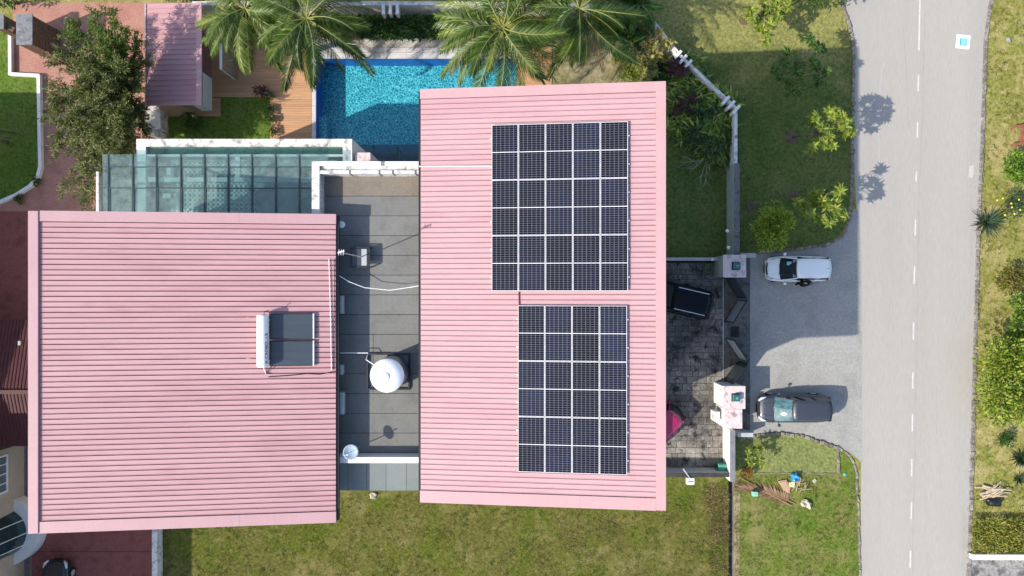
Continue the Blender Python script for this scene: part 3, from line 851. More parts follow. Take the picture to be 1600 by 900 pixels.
def array(name, px, nx, ny, label):
    (x0, y0), (x1, y1) = px
    dz = .2
    a, b = on_roof(x0, y0, zR, dz), on_roof(x1, y1, zR, dz)
    ym = (on_roof(x0, y0, zR, dz).y, on_roof(x1, y1, zR, dz).y)
    ang = -math.atan(KR)
    wx = (b.x - a.x) / nx; ly = (ym[0] - ym[1]) / ny
    w = wx / math.cos(ang) - .022; l = ly - .022
    root = empty(name, (a.x, ym[1], zR(a.x)), label, 'solar array', 'solar arrays on the pink roof')
    t = .017
    fm = MB()
    fm.box(-w / 2, w / 2, -l / 2, -l / 2 + t, -.035, .006); fm.box(-w / 2, w / 2, l / 2 - t, l / 2, -.035, .006)
    fm.box(-w / 2, -w / 2 + t, -l / 2 + t, l / 2 - t, -.035, .006); fm.box(w / 2 - t, w / 2, -l / 2 + t, l / 2 - t, -.035, .006)
    fme = fm.mesh('solar_panel', ALU)
    cw, cl = w - 2 * t, l - 2 * t
    cme = MB().box(-cw / 2, cw / 2, -cl / 2, cl / 2, -.03, .0).mesh('cell_sheet', cell_mat(cw, cl))
    for j in range(ny):
        for yy in (.25, .75):
            y = ym[1] + ly * (j + yy)
            slope_piece(a.x - .06, b.x + .06, y - .025, y + .025, lambda X: zR(X), .1, .155).build('rail', ALU, root)
    base = wloc(root)
    for i in range(nx):
        for j in range(ny):
            X = a.x + wx * (i + .5); Y = ym[1] + ly * (j + .5)
            o = link('solar_panel', fme, root, Vector((X, Y, zR(X) + dz)) - base)
            o.rotation_euler = (0, ang, 0)
            link('cell_sheet', cme, o)
    return root
array('solar_array', ((768, 195), (981.5, 455)), 5, 3, 'solar array of fifteen dark panels, five across, at the pool end of the roof')
array('solar_array', ((809, 477), (980, 742.5)), 4, 3, 'solar array of twelve dark panels, four across, at the dry lawn end of the roof')
a, b = on_roof(655, 260, zR, .12), on_roof(766, 259.5, zR, .12)
thing(MB().tube([a, b, b + Vector((.12, 0, -.02))], .028, 8).build('roof_conduit', WPLAST), 'white conduit running across the roof from terrace to solar panels', 'conduit')
a, b = on_roof(811, 456, zR, .08), on_roof(811.5, 477, zR, .08)
thing(MB().tube([a, b], .03, 6).build('link_conduit', plain('maroon_conduit', (.13, .03, .04), .6, .3)), 'short maroon conduit joining the two solar arrays', 'conduit')

# ---------------------------------------------------------------- boundary walls and gate
def wallrun(name, label, pts, hgt, th, mat, top=None, cap=.03, group=None):
    """wall along a line given where its foot stands (photograph pixels at ground)"""
    w = [P(x, y) for x, y in pts]
    root = empty(name, w[0], label, 'wall', group)
    mb, tp = MB(), MB()
    for i, (a, b) in enumerate(zip(w[:-1], w[1:])):
        d = (b - a).normalized()
        e = d * th / 2 * .98
        mb.beam(a - e * (i > 0) * 0 + Vector((0, 0, hgt / 2)), b + e + Vector((0, 0, hgt / 2 - .002 * (i % 2))), th, hgt)
        tp.beam(a + Vector((0, 0, hgt + cap / 2 + .001)), b + e + Vector((0, 0, hgt + cap / 2 - .002 * (i % 2))), th + .03, cap)
    mb.build('wall', mat, root); tp.build('coping', top or mat, root)
    return root, w
def tabs(root, px, py, ang, hgt, ln=.62):
    for k in (-1, 0, 1):
        c = P(px, py, hgt)
        c = c + Vector((math.cos(ang), math.sin(ang), 0)) * k * .42
        n = Vector((-math.sin(ang), math.cos(ang), 0)) * ln / 2
        MB().beam(c - n + Vector((0, 0, -.25 + .01 * k)), c + n + Vector((0, 0, -.25 + .01 * k)), .17, .7).build('fin', WHITE, root)
wr, _ = wallrun('boundary_wall', 'white garden boundary wall with triple fins behind the pool hedge', [(318, 21), (720, 21), (1000, 26)], 1.5, .2, WHITE, WHITEST)
tabs(wr, 610, 15, 0, 1.6)
wr, _ = wallrun('boundary_wall', 'white slanting garden wall with two sets of fins beside the croton bed', [(1000, 30), (1053, 98), (1138, 178), (1138, 260)], 1.4, .17, WHITE, WHITEST)
tabs(wr, 1067, 93, R(-42), 1.5); tabs(wr, 1142, 164, R(-42), 1.5)
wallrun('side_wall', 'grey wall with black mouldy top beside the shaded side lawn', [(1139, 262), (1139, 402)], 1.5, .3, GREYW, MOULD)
wallrun('side_wall', 'white sunlit wall with dark top running from the pillar to the corner', [(1132.5, 665), (1132.5, 738.5)], 1.5, .28, WHITE, surf('grey_coping', [(.16, .165, .18), (.22, .225, .24)], 2, 12, .2))
wallrun('rear_wall', 'low grey wall closing the lawn side of the paved courtyard', [(1000, 733), (1128, 733)], 1.35, .22, GREYW, MORTAR)
wallrun('divider_wall', 'thin grey wall between the shaded side lawn and the courtyard', [(1000, 405.5), (1118, 405.5)], .7, .16, GREYW, GREYW)
wallrun('drive_wall', 'low white wall with mouldy side between red driveway and dry lawn', [(250.5, 700), (250.5, 1000)], .66, .3, WHITEST, WHITEST)
for nm, lab, x0, x1, y in (('wing_wall', 'short grey wing wall beside the pillar near the white car', 1148, 1172, 400), ('wing_wall', 'short grey wing wall beside the pillar near the grey car', 1144, 1168, 674)):
    a, b = P(x0, y), P(x1, y)
    o = MB().box(a.x, b.x, a.y - .13, a.y + .13, 0, 1.05).build(nm, GREYW, bevel=.02); thing(o, lab, 'wall')
def pillar(label, x0, y0, x1, y1, h, step=None, mat=WHITE):
    a, b = P(x0, y0, h), P(x1, y1, h)
    root = empty('gate_pillar', ((a.x + b.x) / 2, (a.y + b.y) / 2, 0), label, 'pillar')
    MB().box(a.x + .05, b.x - .05, b.y + .05, a.y - .05, 0, h - .1).build('shaft', mat, root, bevel=.015)
    MB().box(a.x, b.x, b.y, a.y, h - .1, h).build('cap', PINKST, root, bevel=.02)
    if step:
        c, d = P(step[0], step[1], step[4]), P(step[2], step[3], step[4])
        MB().box(c.x, d.x, d.y, min(c.y, b.y - .004), 0, step[4]).build('pedestal', mat, root, bevel=.015)
        MB().box(c.x - .02, d.x + .02, d.y - .02, min(c.y, b.y - .004) - .002, step[4], step[4] + .06).build('cap', PINKST, root, bevel=.02)
    cx, cy = (a.x + b.x) / 2 + .06, (a.y + b.y) / 2
    lamp = MB().box(cx - .24, cx + .24, cy - .24, cy + .24, h, h + .03).build('lamp', DARK, root)
    MB().box(cx - .2, cx + .2, cy - .2, cy + .2, h + .03, h + .3).build('lamp_glass', plain('green_lamp_glass', (.03, .13, .13), .08, .6), lamp, bevel=.03)
    MB().box(cx - .07, cx + .07, cy - .07, cy + .07, h + .3, h + .34).build('finial', plain('teal_cap', (.12, .3, .3), .3, .5), lamp)
    return root
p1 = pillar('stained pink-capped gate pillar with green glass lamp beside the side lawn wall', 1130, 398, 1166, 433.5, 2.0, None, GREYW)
p2 = pillar('sunlit white gate pillar with green glass lamp and stepped lower cap', 1130, 603, 1165, 639, 2.1, (1132, 639, 1159, 669, 1.75))
a = P(1116, 650, 1.2)
mbx = MB().box(a.x - .02, a.x + .3, a.y - .32, a.y + .28, .5, 1.35).build('meter_box', WHITE, bevel=.02)
thing(mbx, 'white meter box fixed to the stepped white gate pillar', 'meter box')
MB().box(a.x - .028, a.x - .021, a.y - .2, a.y + .06, .8, 1.2).build('meter_window', GREYW, mbx)
# folding gate leaves
def leaf(label, a, b, h, infill):
    A, B = P(*a), P(*b)
    root = empty('gate_leaf', A, label, 'gate', 'folding gate leaves')
    d = (B - A).normalized(); Ln = (B - A).length
    f = MB()
    for z in (.09, h - .05): f.beam(A + Vector((0, 0, z)), B + Vector((0, 0, z)), .07, .09)
    for q in (A + d * .035, B - d * .035): f.beam(q + Vector((0, 0, .135)), q + Vector((0, 0, h - .096)), .07, .069)
    f.build('frame', DARK, root)
    n = 9
    for k in range(n):
        z0 = .14 + (h - .24) * k / n; z1 = .14 + (h - .24) * (k + 1) / n - .012
        MB().beam(A + d * .08 + Vector((0, 0, (z0 + z1) / 2)), B - d * .08 + Vector((0, 0, (z0 + z1) / 2)), .025, z1 - z0).build('slat', infill, root)
SLAT_D = plain('dark_slat', (.035, .05, .06), .4, .5)
SLAT_L = plain('pale_slat', (.36, .40, .42), .4, .5)
leaf('dark slatted gate leaf hinged on the stained pink-capped pillar', (1134, 435), (1152, 466), 1.75, SLAT_D)
leaf('pale slatted gate leaf folded back towards the black car', (1152.5, 468), (1132, 503), 1.75, SLAT_L)
leaf('pale slatted gate leaf beside the square drain cover', (1133, 528), (1155, 561), 1.75, SLAT_L)
leaf('dark slatted gate leaf hinged on the sunlit white pillar', (1154, 563), (1131, 594), 1.75, SLAT_D)
o = MB().beam(P(1129.6, 436) + Vector((0, 0, .03)), P(1129.6, 604) + Vector((0, 0, .03)), .05, .05).build('gate_track', STEEL)
thing(o, 'pale steel gate track laid across the courtyard entrance', 'track')
a, b = P(1141.5, 510), P(1154.5, 527)
r = empty('drain_cover', ((a.x + b.x) / 2, (a.y + b.y) / 2, 0), 'black square drain cover between the folded gate leaves', 'drain cover')
MB().box(a.x, b.x, b.y, a.y, .016, .03).build('rim', DARK, r)
for k in range(6):
    x = a.x + .05 + (b.x - a.x - .1) * k / 5
    MB().box(x - .02, x + .02, b.y + .03, a.y - .03, .03, .042).build('bar', BLACKR, r)

# garden kerb wall on the left
GW = [(20, 50), (20.5, 117.5), (64.5, 120), (67, 262), (63, 277), (52, 291), (30, 305), (0, 318), (-60, 336)]
wallrun('garden_wall', 'low white wall stepping round the garden lawn beside pink paving', GW, .26, .17, WHITE, WHITE)
# carved gate pier at the top left
SLATE = surf('marbled_slate', [(.07, .075, .085), (.20, .205, .215), (.10, .105, .115)], 2.2, 8, .3, .6, .2, .01, .4, 0, [(3, .58, .68, (.34, .34, .35))])
BRICK = surf('dark_brick', [(.12, .075, .05), (.18, .12, .085)], 4, 20, .3, .9, .4)
a, b = P(25, 22, 2.6), P(50.5, 70, 2.6)
r = empty('garden_pier', ((a.x + b.x) / 2, (a.y + b.y) / 2, 0), 'garden pier with marbled grey slab top and brick lattice side', 'pier')
MB().box(a.x + .05, b.x - .06, b.y + .05, a.y - .05, 0, 2.52).build('shaft', BRICK, r)
MB().box(a.x, b.x, b.y, a.y, 2.52, 2.6).build('slab', SLATE, r, bevel=.01)
for i in range(9):
    for j in range(6):
        MB().box(b.x - .062, b.x - .03, b.y + .1 + j * .29, b.y + .1 + j * .29 + .2, .25 + i * .25, .25 + i * .25 + .15).build('brick', BRICK, r)
a, b = P(-9, 22, 2.6), P(5.5, 45, 2.6)
r = empty('garden_pier', ((a.x + b.x) / 2, (a.y + b.y) / 2, 0), 'smaller grey topped pier at the far side of the garden gate', 'pier')
MB().box(a.x + .04, b.x - .04, b.y + .04, a.y - .04, 0, 2.52).build('shaft', BRICK, r); MB().box(a.x, b.x, b.y, a.y, 2.52, 2.6).build('slab', SLATE, r)
o = MB().beam(P(3, 38, 2.2), P(24, 48, 2.2), .3, .25).build('gate_beam', BRICK); thing(o, 'brown beam spanning between the two garden piers', 'beam')

# ---------------------------------------------------------------- outbuilding with pink roof
OZ = 3.0
ob = empty('outbuilding', P(290, 90), 'small outbuilding with pale pink ribbed roof shaded by the big tree', 'outbuilding')
a, b = P(228.5, 6, OZ), P(317, 165, OZ)
zO = lambda X: OZ + (X - a.x) * .05
o = MB().hexa([(a.x, b.y, zO(a.x) - .08), (b.x, b.y, zO(b.x) - .08), (b.x, a.y, zO(b.x) - .08), (a.x, a.y, zO(a.x) - .08),
               (a.x, b.y, zO(a.x)), (b.x, b.y, zO(b.x)), (b.x, a.y, zO(b.x)), (a.x, a.y, zO(a.x))]).build('roof', ROOFB, ob)
rb = MB().hexa([(a.x + .02, -.02, zO(a.x)), (b.x - .3, -.02, zO(b.x - .3)), (b.x - .3, .02, zO(b.x - .3)), (a.x + .02, .02, zO(a.x)),
                (a.x + .02, -.012, zO(a.x) + .05), (b.x - .3, -.012, zO(b.x - .3) + .05), (b.x - .3, .012, zO(b.x - .3) + .05), (a.x + .02, .012, zO(a.x) + .05)])
me = rb.mesh('rib', ROOFB, off=wloc(ob))
n = int((a.y - b.y) / .285)
for k in range(1, n): link('rib', me, o, (0, b.y + (a.y - b.y) * k / n, 0))
MB().hexa([(b.x - .29, b.y - .02, zO(b.x - .29) + .003), (b.x + .02, b.y - .02, zO(b.x) + .003), (b.x + .02, a.y + .02, zO(b.x) + .003), (b.x - .29, a.y + .02, zO(b.x - .29) + .003),
           (b.x - .29, b.y - .02, zO(b.x - .29) + .07), (b.x + .02, b.y - .02, zO(b.x) + .07), (b.x + .02, a.y + .02, zO(b.x) + .07), (b.x - .29, a.y + .02, zO(b.x - .29) + .07)]).build('flashing', FLASH, o)
MB().box(a.x + .15, b.x - 1.6, b.y + .2, a.y - .2, 0, OZ - .1).build('wall', surf('brown_stone', [(.24, .17, .12), (.32, .24, .17)], 3, 18, .3), ob)
MB().box(b.x - .598, b.x - .02, b.y + .02, b.y + 1.95, 1.75, OZ - .02).build('cabinet', GREYW, ob)
MB().box(a.x - .06, a.x - .004, b.y, a.y, OZ - .1, OZ + .05).build('gutter', STEEL, ob)
# stub wall on the deck
a = P(348, 68, 2.2); b = P(343, 108, 2.2)
r = empty('shower_wall', (a.x, (a.y + b.y) / 2, 0), 'white edged stone shower wall standing on the shaded deck', 'wall')
MB().box(b.x, b.x + .14, b.y, a.y, 0.058, 2.2).build('panel', WHITE, r)
MB().box(b.x + .142, b.x + .2, b.y + .03, a.y - .03, .058, 2.14).build('stone_face', surf('brown_stone', [(.24, .17, .12), (.32, .24, .17)], 3, 18, .3), r)
MB().beam((b.x + .2, (a.y + b.y) / 2, 1.5), (b.x + .5, (a.y + b.y) / 2, 1.5), .04, .04).build('shower_head', STEEL, r)
# white stub by the atrium
a = P(236, 206, 1.4)
o = MB().box(a.x - .2, a.x + .2, a.y - .2, a.y + .2, 0, 1.4).build('service_post', WHITEST, bevel=.02); thing(o, 'small square white post at the atrium corner', 'post')
o = MB().box(P(240, 0).x, P(262, 0).x, P(0, 208).y, P(0, 165).y, .008, .9).build('planter_wall', WHITEST); thing(o, 'stained low wall below the outbuilding corner', 'wall')

# ---------------------------------------------------------------- neighbour on the left
nb = empty('neighbour_house', P(-160, 640), 'neighbouring house with maroon tiled lean-to roof and bow window', 'house')
BEIGE = surf('beige_render', [(.42, .33, .25), (.50, .41, .32)], .8, 14, .2, .9, .3)
a = P(38, 692)
MB().box(-52, a.x, P(0, 1300).y, a.y, 0, 9.0).build('wall', BEIGE, nb)
MB().box(-52, P(-118, 0).x, a.y + .01, P(0, 258).y, 0, 9.0).build('wall', BEIGE, nb)
MB().box(P(-118, 0).x + .01, P(-58, 0).x, a.y + .01, P(0, 470).y, 0, 8.99).build('wall', BEIGE, nb)  # unseen wing added to keep the tiled lean-to in shadow
MB().box(-52.4, a.x + .5, P(0, 1310).y, a.y + .004, 9.0, 9.25).build('roof', REDDRIVE, nb)
MB().box(-52.4, P(-105, 0).x, a.y + .01, P(0, 250).y, 9.0, 9.25).build('roof', REDDRIVE, nb)
MAROON = surf('maroon_tiles', [(.06, .014, .017), (.09, .022, .024)], 2, 16, .3, .6, .3)
# lean-to: two slopes meeting at a ridge, each ridge-to-eave tile course its own piece
e0, e1, rg = P(0, 500, 3.2), P(0, 697, 3.2), P(0, 612, 4.0)
lx0, lx1 = P(-110, 0).x, P(62, 0, 3.4).x
for (ya, yb, za, zb_) in ((rg.y, e0.y, 4.0, 3.2), (rg.y, e1.y, 4.0, 3.2)):
    sl = MB().add([(lx0, ya, za), (lx1, ya, za), (lx1, yb, zb_), (lx0, yb, zb_), (lx0, ya, za - .1), (lx1, ya, za - .1), (lx1, yb, zb_ - .1), (lx0, yb, zb_ - .1)],
                  [(0, 1, 2, 3) if yb < ya else (3, 2, 1, 0), (4, 5, 6, 7), (0, 1, 5, 4), (2, 3, 7, 6), (1, 2, 6, 5), (3, 0, 4, 7)]).build('tiled_slope', MAROON, nb)
    n = 36
    for k in range(n):
        x = lx1 - .1 - k * .2
        MB().tube([(x, ya, za - .005), (x, yb, zb_ - .005)], .05, 6).build('tile_course', MAROON, sl)
MB().beam((lx0, rg.y, 4.08), (lx1, rg.y, 4.08), .22, .14).build('ridge', MAROON, nb)
MB().box(lx0, lx1 - .4, e1.y + .3, e0.y - .3, 0, 3.15).build('wall', BEIGE, nb)
def nwin(y0, y1, z0, z1):
    f = MB()
    x = a.x
    f.box(x, x + .1, y0, y0 + .1, z0, z1); f.box(x, x + .1, y1 - .1, y1, z0, z1); f.box(x, x + .098, y0 + .1, y1 - .1, z0, z0 + .1); f.box(x, x + .098, y0 + .1, y1 - .1, z1 - .1, z1)
    for k in range(1, 4): f.box(x, x + .08, y0 + (y1 - y0) * k / 4 - .03, y0 + (y1 - y0) * k / 4 + .03, z0 + .1, z1 - .1)
    o = f.build('window', WPLAST, nb); MB().box(x + .003, x + .04, y0 + .1, y1 - .1, z0 + .1, z1 - .1).build('pane', plain('grey_pane', (.12, .16, .18), .1, .6), o)
nwin(P(0, 757).y, P(0, 700).y, 1.5, 3.0)
# bow window: white plinth ring, dark glass, pale mullions
c = P(0, 824); c.x = a.x - .9
f, g, mu = MB(), MB(), MB()
NB = 18
def arcp(rx, k, z): t = -math.pi / 2 + math.pi * k / NB; return (c.x + rx * math.cos(t) * 1.0, c.y + rx * .92 * math.sin(t), z)
for k in range(NB):
    q = [arcp(2.35, k, 0), arcp(2.35, k + 1, 0), arcp(1.62, k + 1, 0), arcp(1.62, k, 0)]
    f.hexa([q[3], q[0], q[1], q[2]] + [(x, y, .9) for x, y, z in (q[3], q[0], q[1], q[2])])
    p0, p1 = arcp(1.68, k, .9), arcp(1.68, k + 1, .9)
    g.add([p0, p1, (p1[0] - .25, p1[1], 3.2), (p0[0] - .25, p0[1], 3.2)], [(0, 1, 2, 3)])
    if k % 3 == 0: mu.beam((p0[0] + .03, p0[1], .9), (p0[0] - .22, p0[1], 3.2), .04, .04)
o = f.build('bow_plinth', WHITE, nb); g.build('bow_glass', plain('bow_glass', (.015, .04, .045), .08, .6), nb); mu.build('mullion', WPLAST, nb)
a = P(31, 536, 3.5)
zv = 3.2 + .8 * (e0.y - a.y) / (e0.y - rg.y)
o = MB().box(a.x - .07, a.x + .07, a.y - .12, a.y + .12, zv, zv + .1).build('roof_vent', GREYW); thing(o, 'small white vent on the maroon tiled roof', 'vent')
o = MB().box(P(28, 0).x, P(36, 0).x, P(0, 523).y, P(0, 516).y, .008, .05).build('drain_hatch', DARK); thing(o, 'small dark hatch in the red paving beside the maroon roof', 'hatch')
# white wall and end post across the road
wallrun('verge_wall', 'low white wall at the end of the clipped verge hedge', [(1513, 867), (1760, 868)], .35, .3, WHITE, WHITE)

# ---------------------------------------------------------------- things on the roofs and the terrace
# solar water heater
hz = .19
c0, c1 = on_roof(411, 491, zL, .45), on_roof(411, 574, zL, .45)
heater = empty('water_heater', (c0.x, (c0.y + c1.y) / 2, zL(c0.x)), 'white cylinder solar water heater with two dark collectors on pink roof', 'water heater')
cx, cz, rad = c0.x, zL(c0.x) + .48, .245
def cyl_x(y0, y1, rad, n=32):
    """horizontal cylinder along y with domed ends"""
    mb = MB()
    prof = [(0.02, y0 - .0), (.6, y0 + .004), (.92, y0 + .03), (1, y0 + .08), (1, y1 - .08), (.92, y1 - .03), (.6, y1 - .004), (.02, y1)]
    vs, fs = [], []
    for q, y in prof: vs += [(cx + rad * q * math.cos(2 * math.pi * k / n), y, cz + rad * q * math.sin(2 * math.pi * k / n)) for k in range(n)]
    for i in range(len(prof) - 1):
        for k in range(n):
            s_, t_ = i * n + k, i * n + (k + 1) % n
            fs.append((s_, s_ + n, t_ + n, t_))
    return mb.add(vs, fs)
cyl_x(c1.y, c0.y, rad).build('tank', plain('gloss_white', (.80, .81, .82), .25, .5, 0, 0, .03), heater, smooth=True)
# lettering wrapped on the barrel
tc = bpy.data.curves.new('lettering', 'FONT'); tc.body = 'MICROSOLAR'; tc.size = .2; tc.align_x = 'CENTER'; tc.offset = .006
to = bpy.data.objects.new('lettering_curve', tc); COL.objects.link(to)
bpy.context.view_layer.update()
tme = bpy.data.meshes.new_from_object(to.evaluated_get(bpy.context.evaluated_depsgraph_get()))
bpy.data.objects.remove(to)
xs = [q.co.x for q in tme.vertices]; wmax = max(xs) - min(xs)
ty = c1.y + (c0.y - c1.y) * .36
for q in tme.vertices:
    u = q.co.x / wmax * 1.32; vv = (q.co.y - .07)
    ang = R(33) + vv / (rad + .003)      # letters climb the barrel towards its top
    q.co = Vector((cx + (rad + .003) * math.cos(ang), ty + u, cz + (rad + .003) * math.sin(ang))) - wloc(heater)
tme.materials.clear(); tme.materials.append(plain('black_print', (.02, .02, .025), .5, .4))
link('lettering', tme, heater)
COLL = surf('collector_absorber', [(.045, .06, .075), (.06, .078, .092)], 1.5, 30, .12, .25, .05, .005, .5, 0, None, (.3, 6, 1))
x0 = on_roof(421, 530, zL, hz).x; x1 = on_roof(491, 530, zL, hz).x
for (ya, yb) in ((490, 529.5), (532.5, 572)):
    A, B = on_roof(455, ya, zL, hz).y, on_roof(455, yb, zL, hz).y
    q = slope_piece(x0, x1, B, A, zL, hz - .08, hz).build('collector', DARK, heater)
    slope_piece(x0 + .05, x1 - .06, B + .04, A - .04, zL, hz + .001, hz + .006).build('absorber', COLL, q)
    slope_piece(x1 - .058, x1 - .002, B, A, zL, hz + .001, hz + .012).build('trim', WPLAST, q)
for yy in (c0.y - .25, c1.y + .25):
    MB().box(cx - .2, cx + .2, yy - .03, yy + .03, zL(cx), cz - rad + .05).build('bracket', STEEL, heater)
    MB().beam((cx - .1, yy, zL(cx) + .03), (cx - .85, yy + .1, zL(cx - .85) + .03), .04, .03).build('strap', STEEL, heater)
e = on_roof(416, 583, zL, .1)
MB().tube([(cx + .08, c1.y + .02, cz - .1), (cx + .1, c1.y - .12, cz - .2), (e.x, e.y, e.z), (e.x + .3, e.y - .03, zL(e.x + .3) + .05)], .022, 6).build('pipe', plain('brown_pipe', (.10, .06, .05), .6, .4), heater)
MB().tube([(cx - .02, c1.y + .02, cz - .1), (cx - .02, c1.y - .32, zL(cx) + .05)], .022, 6).build('pipe', WPLAST, heater)
n_ = on_roof(408, 486, zL, .1)
MB().tube([(cx + .1, c0.y - .02, cz + .1), (cx + .14, c0.y + .12, cz + .25), (cx + .3, c0.y + .16, cz + .12)], .02, 6).build('relief_valve', plain('brown_pipe', (.1, .06, .05), .6, .4), heater)
# pipes and cables over the left roof
g1 = [on_roof(x, y, zL, .11) for x, y in ((514, 405), (515.5, 450), (517, 520), (518, 578))]
thing(MB().tube(g1, .017, 7).build('roof_pipe', WPLAST), 'white pipe along the pink roof edge beside the collectors', 'pipe')
g2 = [on_roof(x, y, zL, .1) for x, y in ((522, 404), (523, 450), (521, 520), (520.5, 578))]
thing(MB().tube(g2, .014, 6).build('roof_cable', BLACKR), 'thin dark cable beside the white pipe on the pink roof', 'cable')
g3 = [on_roof(x, y, zL, .1) for x, y in ((419, 589), (450, 587), (480, 584), (500, 585), (526, 580))]
thing(MB().tube(g3, .016, 6).build('heater_cable', BLACKR), 'dark cable trailing from the water heater to the roof edge', 'cable')
g4 = [P(x, y, 12.55) for x, y in ((528, 340), (527.5, 400), (528.5, 480), (529, 560), (528, 650), (530, 740), (530, 790))]
thing(MB().tube(g4, .02, 6).build('edge_cable', GREYW), 'long grey cable hanging along the gutter of the water heater roof', 'cable')
for (ya, yb, w_, lab) in ((462, 490, .06, 'grey box under the terrace eave level with the collectors'), (570, 585, .05, 'smallest grey box under the terrace eave opposite the water tank'), (613, 647, .1, 'long pale box under the terrace eave between water tank and dish')):
    A, B = P(531, ya, 12.3), P(531, yb, 12.3)
    x = LX1 + .12
    q = MB().box(-8.19, x + w_, B.y, A.y, 12.1, 12.4).build('eave_box', STEEL, bevel=.015); thing(q, lab, 'box')
    MB().box(x + w_ + .001, x + w_ + .012, B.y + .06, A.y - .06, 12.16, 12.34).build('cover', GREYW, q)
# floodlight
a = P(533, 351, 12.45)
fl = empty('floodlight', (a.x - .2, a.y, 12.3), 'small white floodlight on the eave beside the antenna mast', 'floodlight')
MB().beam((a.x - .4, a.y, 12.45), (a.x, a.y, 12.45), .05, .05).build('arm', STEEL, fl)
MB().lathe((a.x + .04, a.y, 12.36), [(.05, 0), (.13, .06), (.15, .12), (.15, .14)], 14).build('head', WPLAST, fl, smooth=False)
# mast in a steel frame
b = P(568, 402, ZT)
mast = empty('antenna_mast', (b.x, b.y, ZT), 'tall thin antenna mast with white head standing on the terrace', 'antenna')
MB().tube([(b.x, b.y, ZT), (b.x, b.y, ZT + 4.1)], [.028, .018], 8).build('pole', STEEL, mast)
MB().beam((b.x - .15, b.y, ZT + 3.95), (b.x + .12, b.y + .06, ZT + 4.05), .05, .03).build('boom', WPLAST, mast)
for k in range(3): MB().beam((b.x - .12 + k * .1, b.y - .1, ZT + 3.97 + k * .035), (b.x - .1 + k * .1, b.y + .13, ZT + 3.98 + k * .035), .015, .015).build('element', WPLAST, mast)
a0, a1 = P(548, 387, ZT + .45), P(577, 417, ZT + .45)
fr = empty('steel_stand', ((a0.x + a1.x) / 2, (a0.y + a1.y) / 2, ZT), 'square black steel stand holding a grey plate on the terrace', 'stand')
f = MB()
f.beam((a0.x, a0.y, ZT + .43), (a1.x, a0.y, ZT + .43), .05, .05); f.beam((a0.x, a1.y, ZT + .43), (a1.x, a1.y, ZT + .43), .05, .05)
f.beam((a0.x, a1.y + .026, ZT + .43), (a0.x, a0.y - .026, ZT + .43), .05, .05); f.beam((a1.x, a1.y + .026, ZT + .43), (a1.x, a0.y - .026, ZT + .43), .05, .05)
f.build('frame', DARK, fr)
for x in (a0.x, a1.x):
    for y in (a0.y, a1.y): MB().box(x - .025, x + .025, y - .025, y + .025, ZT, ZT + .404).build('leg', DARK, fr)
MB().box(a0.x + .1, a1.x - .36, a1.y + .06, a0.y - .06, ZT + .41, ZT + .44).build('plate', MATS['dark_slat'], fr)
MB().box(a1.x - .355, a1.x - .12, a1.y + .06, a0.y - .06, ZT + .41, ZT + .438).build('plate', GREYW, fr)
MB().box(a1.x - .11, a1.x - .03, a1.y + .06, a0.y - .06, ZT + .41, ZT + .445).build('channel', DARK, fr)
# sagging white cable
pts = [(527, 429), (545, 440), (570, 449.5), (609, 453.5), (640, 449), (658, 446)]
thing(MB().tube([P(x, y, ZT + .95 - .35 * math.sin(math.pi * k / 5)) for k, (x, y) in enumerate(pts)], .017, 6).build('hanging_cable', WPLAST), 'white cable sagging across the terrace between the two roofs', 'cable')
# water tank
tb = P(614.5, 580, ZT)
tank = empty('water_tank', (tb.x, tb.y, ZT), 'large white domed water tank with ribbed steel sides on the terrace', 'water tank')
prof = [(.70, .12)]
for k in range(9):
    z = .16 + k * .15
    prof += [(.70, z), (.725, z + .04), (.70, z + .08)]
prof += [(.70, 1.5)]
MB().lathe((tb.x, tb.y, ZT), prof, 48).build('barrel', plain('ribbed_steel', (.42, .44, .46), .3, .5, .7), tank, smooth=True)
MB().lathe((tb.x, tb.y, ZT), [(.73, 1.49), (.735, 1.54), (.70, 1.6), (.58, 1.72), (.4, 1.80), (.2, 1.84), (.02, 1.85)], 48).build('dome', plain('tank_white', (.80, .82, .84), .35, .5, 0, 0, .04), tank, smooth=True)
MB().lathe((tb.x, tb.y, ZT), [(.17, 1.835), (.165, 1.87), (.12, 1.885), (.02, 1.89)], 24).build('lid', plain('lid_grey', (.62, .66, .70), .4, .5), tank, smooth=True)
for dx, dy in ((-.05, .4), (.1, -.42)): MB().lathe((tb.x + dx, tb.y + dy, ZT + 1.77), [(.035, 0), (.03, .05), (.01, .055)], 10).build('knob', plain('lid_grey', (.6, .6, .6), .4, .5), tank)
a0, a1 = P(574, 553, ZT + .1), P(639, 608, ZT + .1)
f = MB()
for y in (a0.y, a1.y): f.box(a0.x, a1.x, y - .035, y + .035, ZT + .04, ZT + .12)
for x in (a0.x, (a0.x + a1.x) / 2, a1.x): f.box(x - .035, x + .035, a1.y + .036, a0.y - .036, ZT + .042, ZT + .118)
stand = f.build('base_frame', DARK, tank)
for x in (a0.x + .05, a1.x - .05):
    for y in (a0.y, a1.y): MB().box(x - .06, x + .06, y - .06, y + .06, ZT, ZT + .04).build('foot', CONC, stand)
pp = [P(531, 551.5, ZT + .4), P(575, 551.5, ZT + .4), P(572, 562, ZT + .55), P(583, 569, ZT + .8), Vector((tb.x - .55, tb.y + .3, ZT + 1.0))]
thing(MB().tube(pp, .024, 7).build('tank_pipe', WPLAST), 'white pipe zigzagging from the dark eave wall to the water tank', 'pipe')
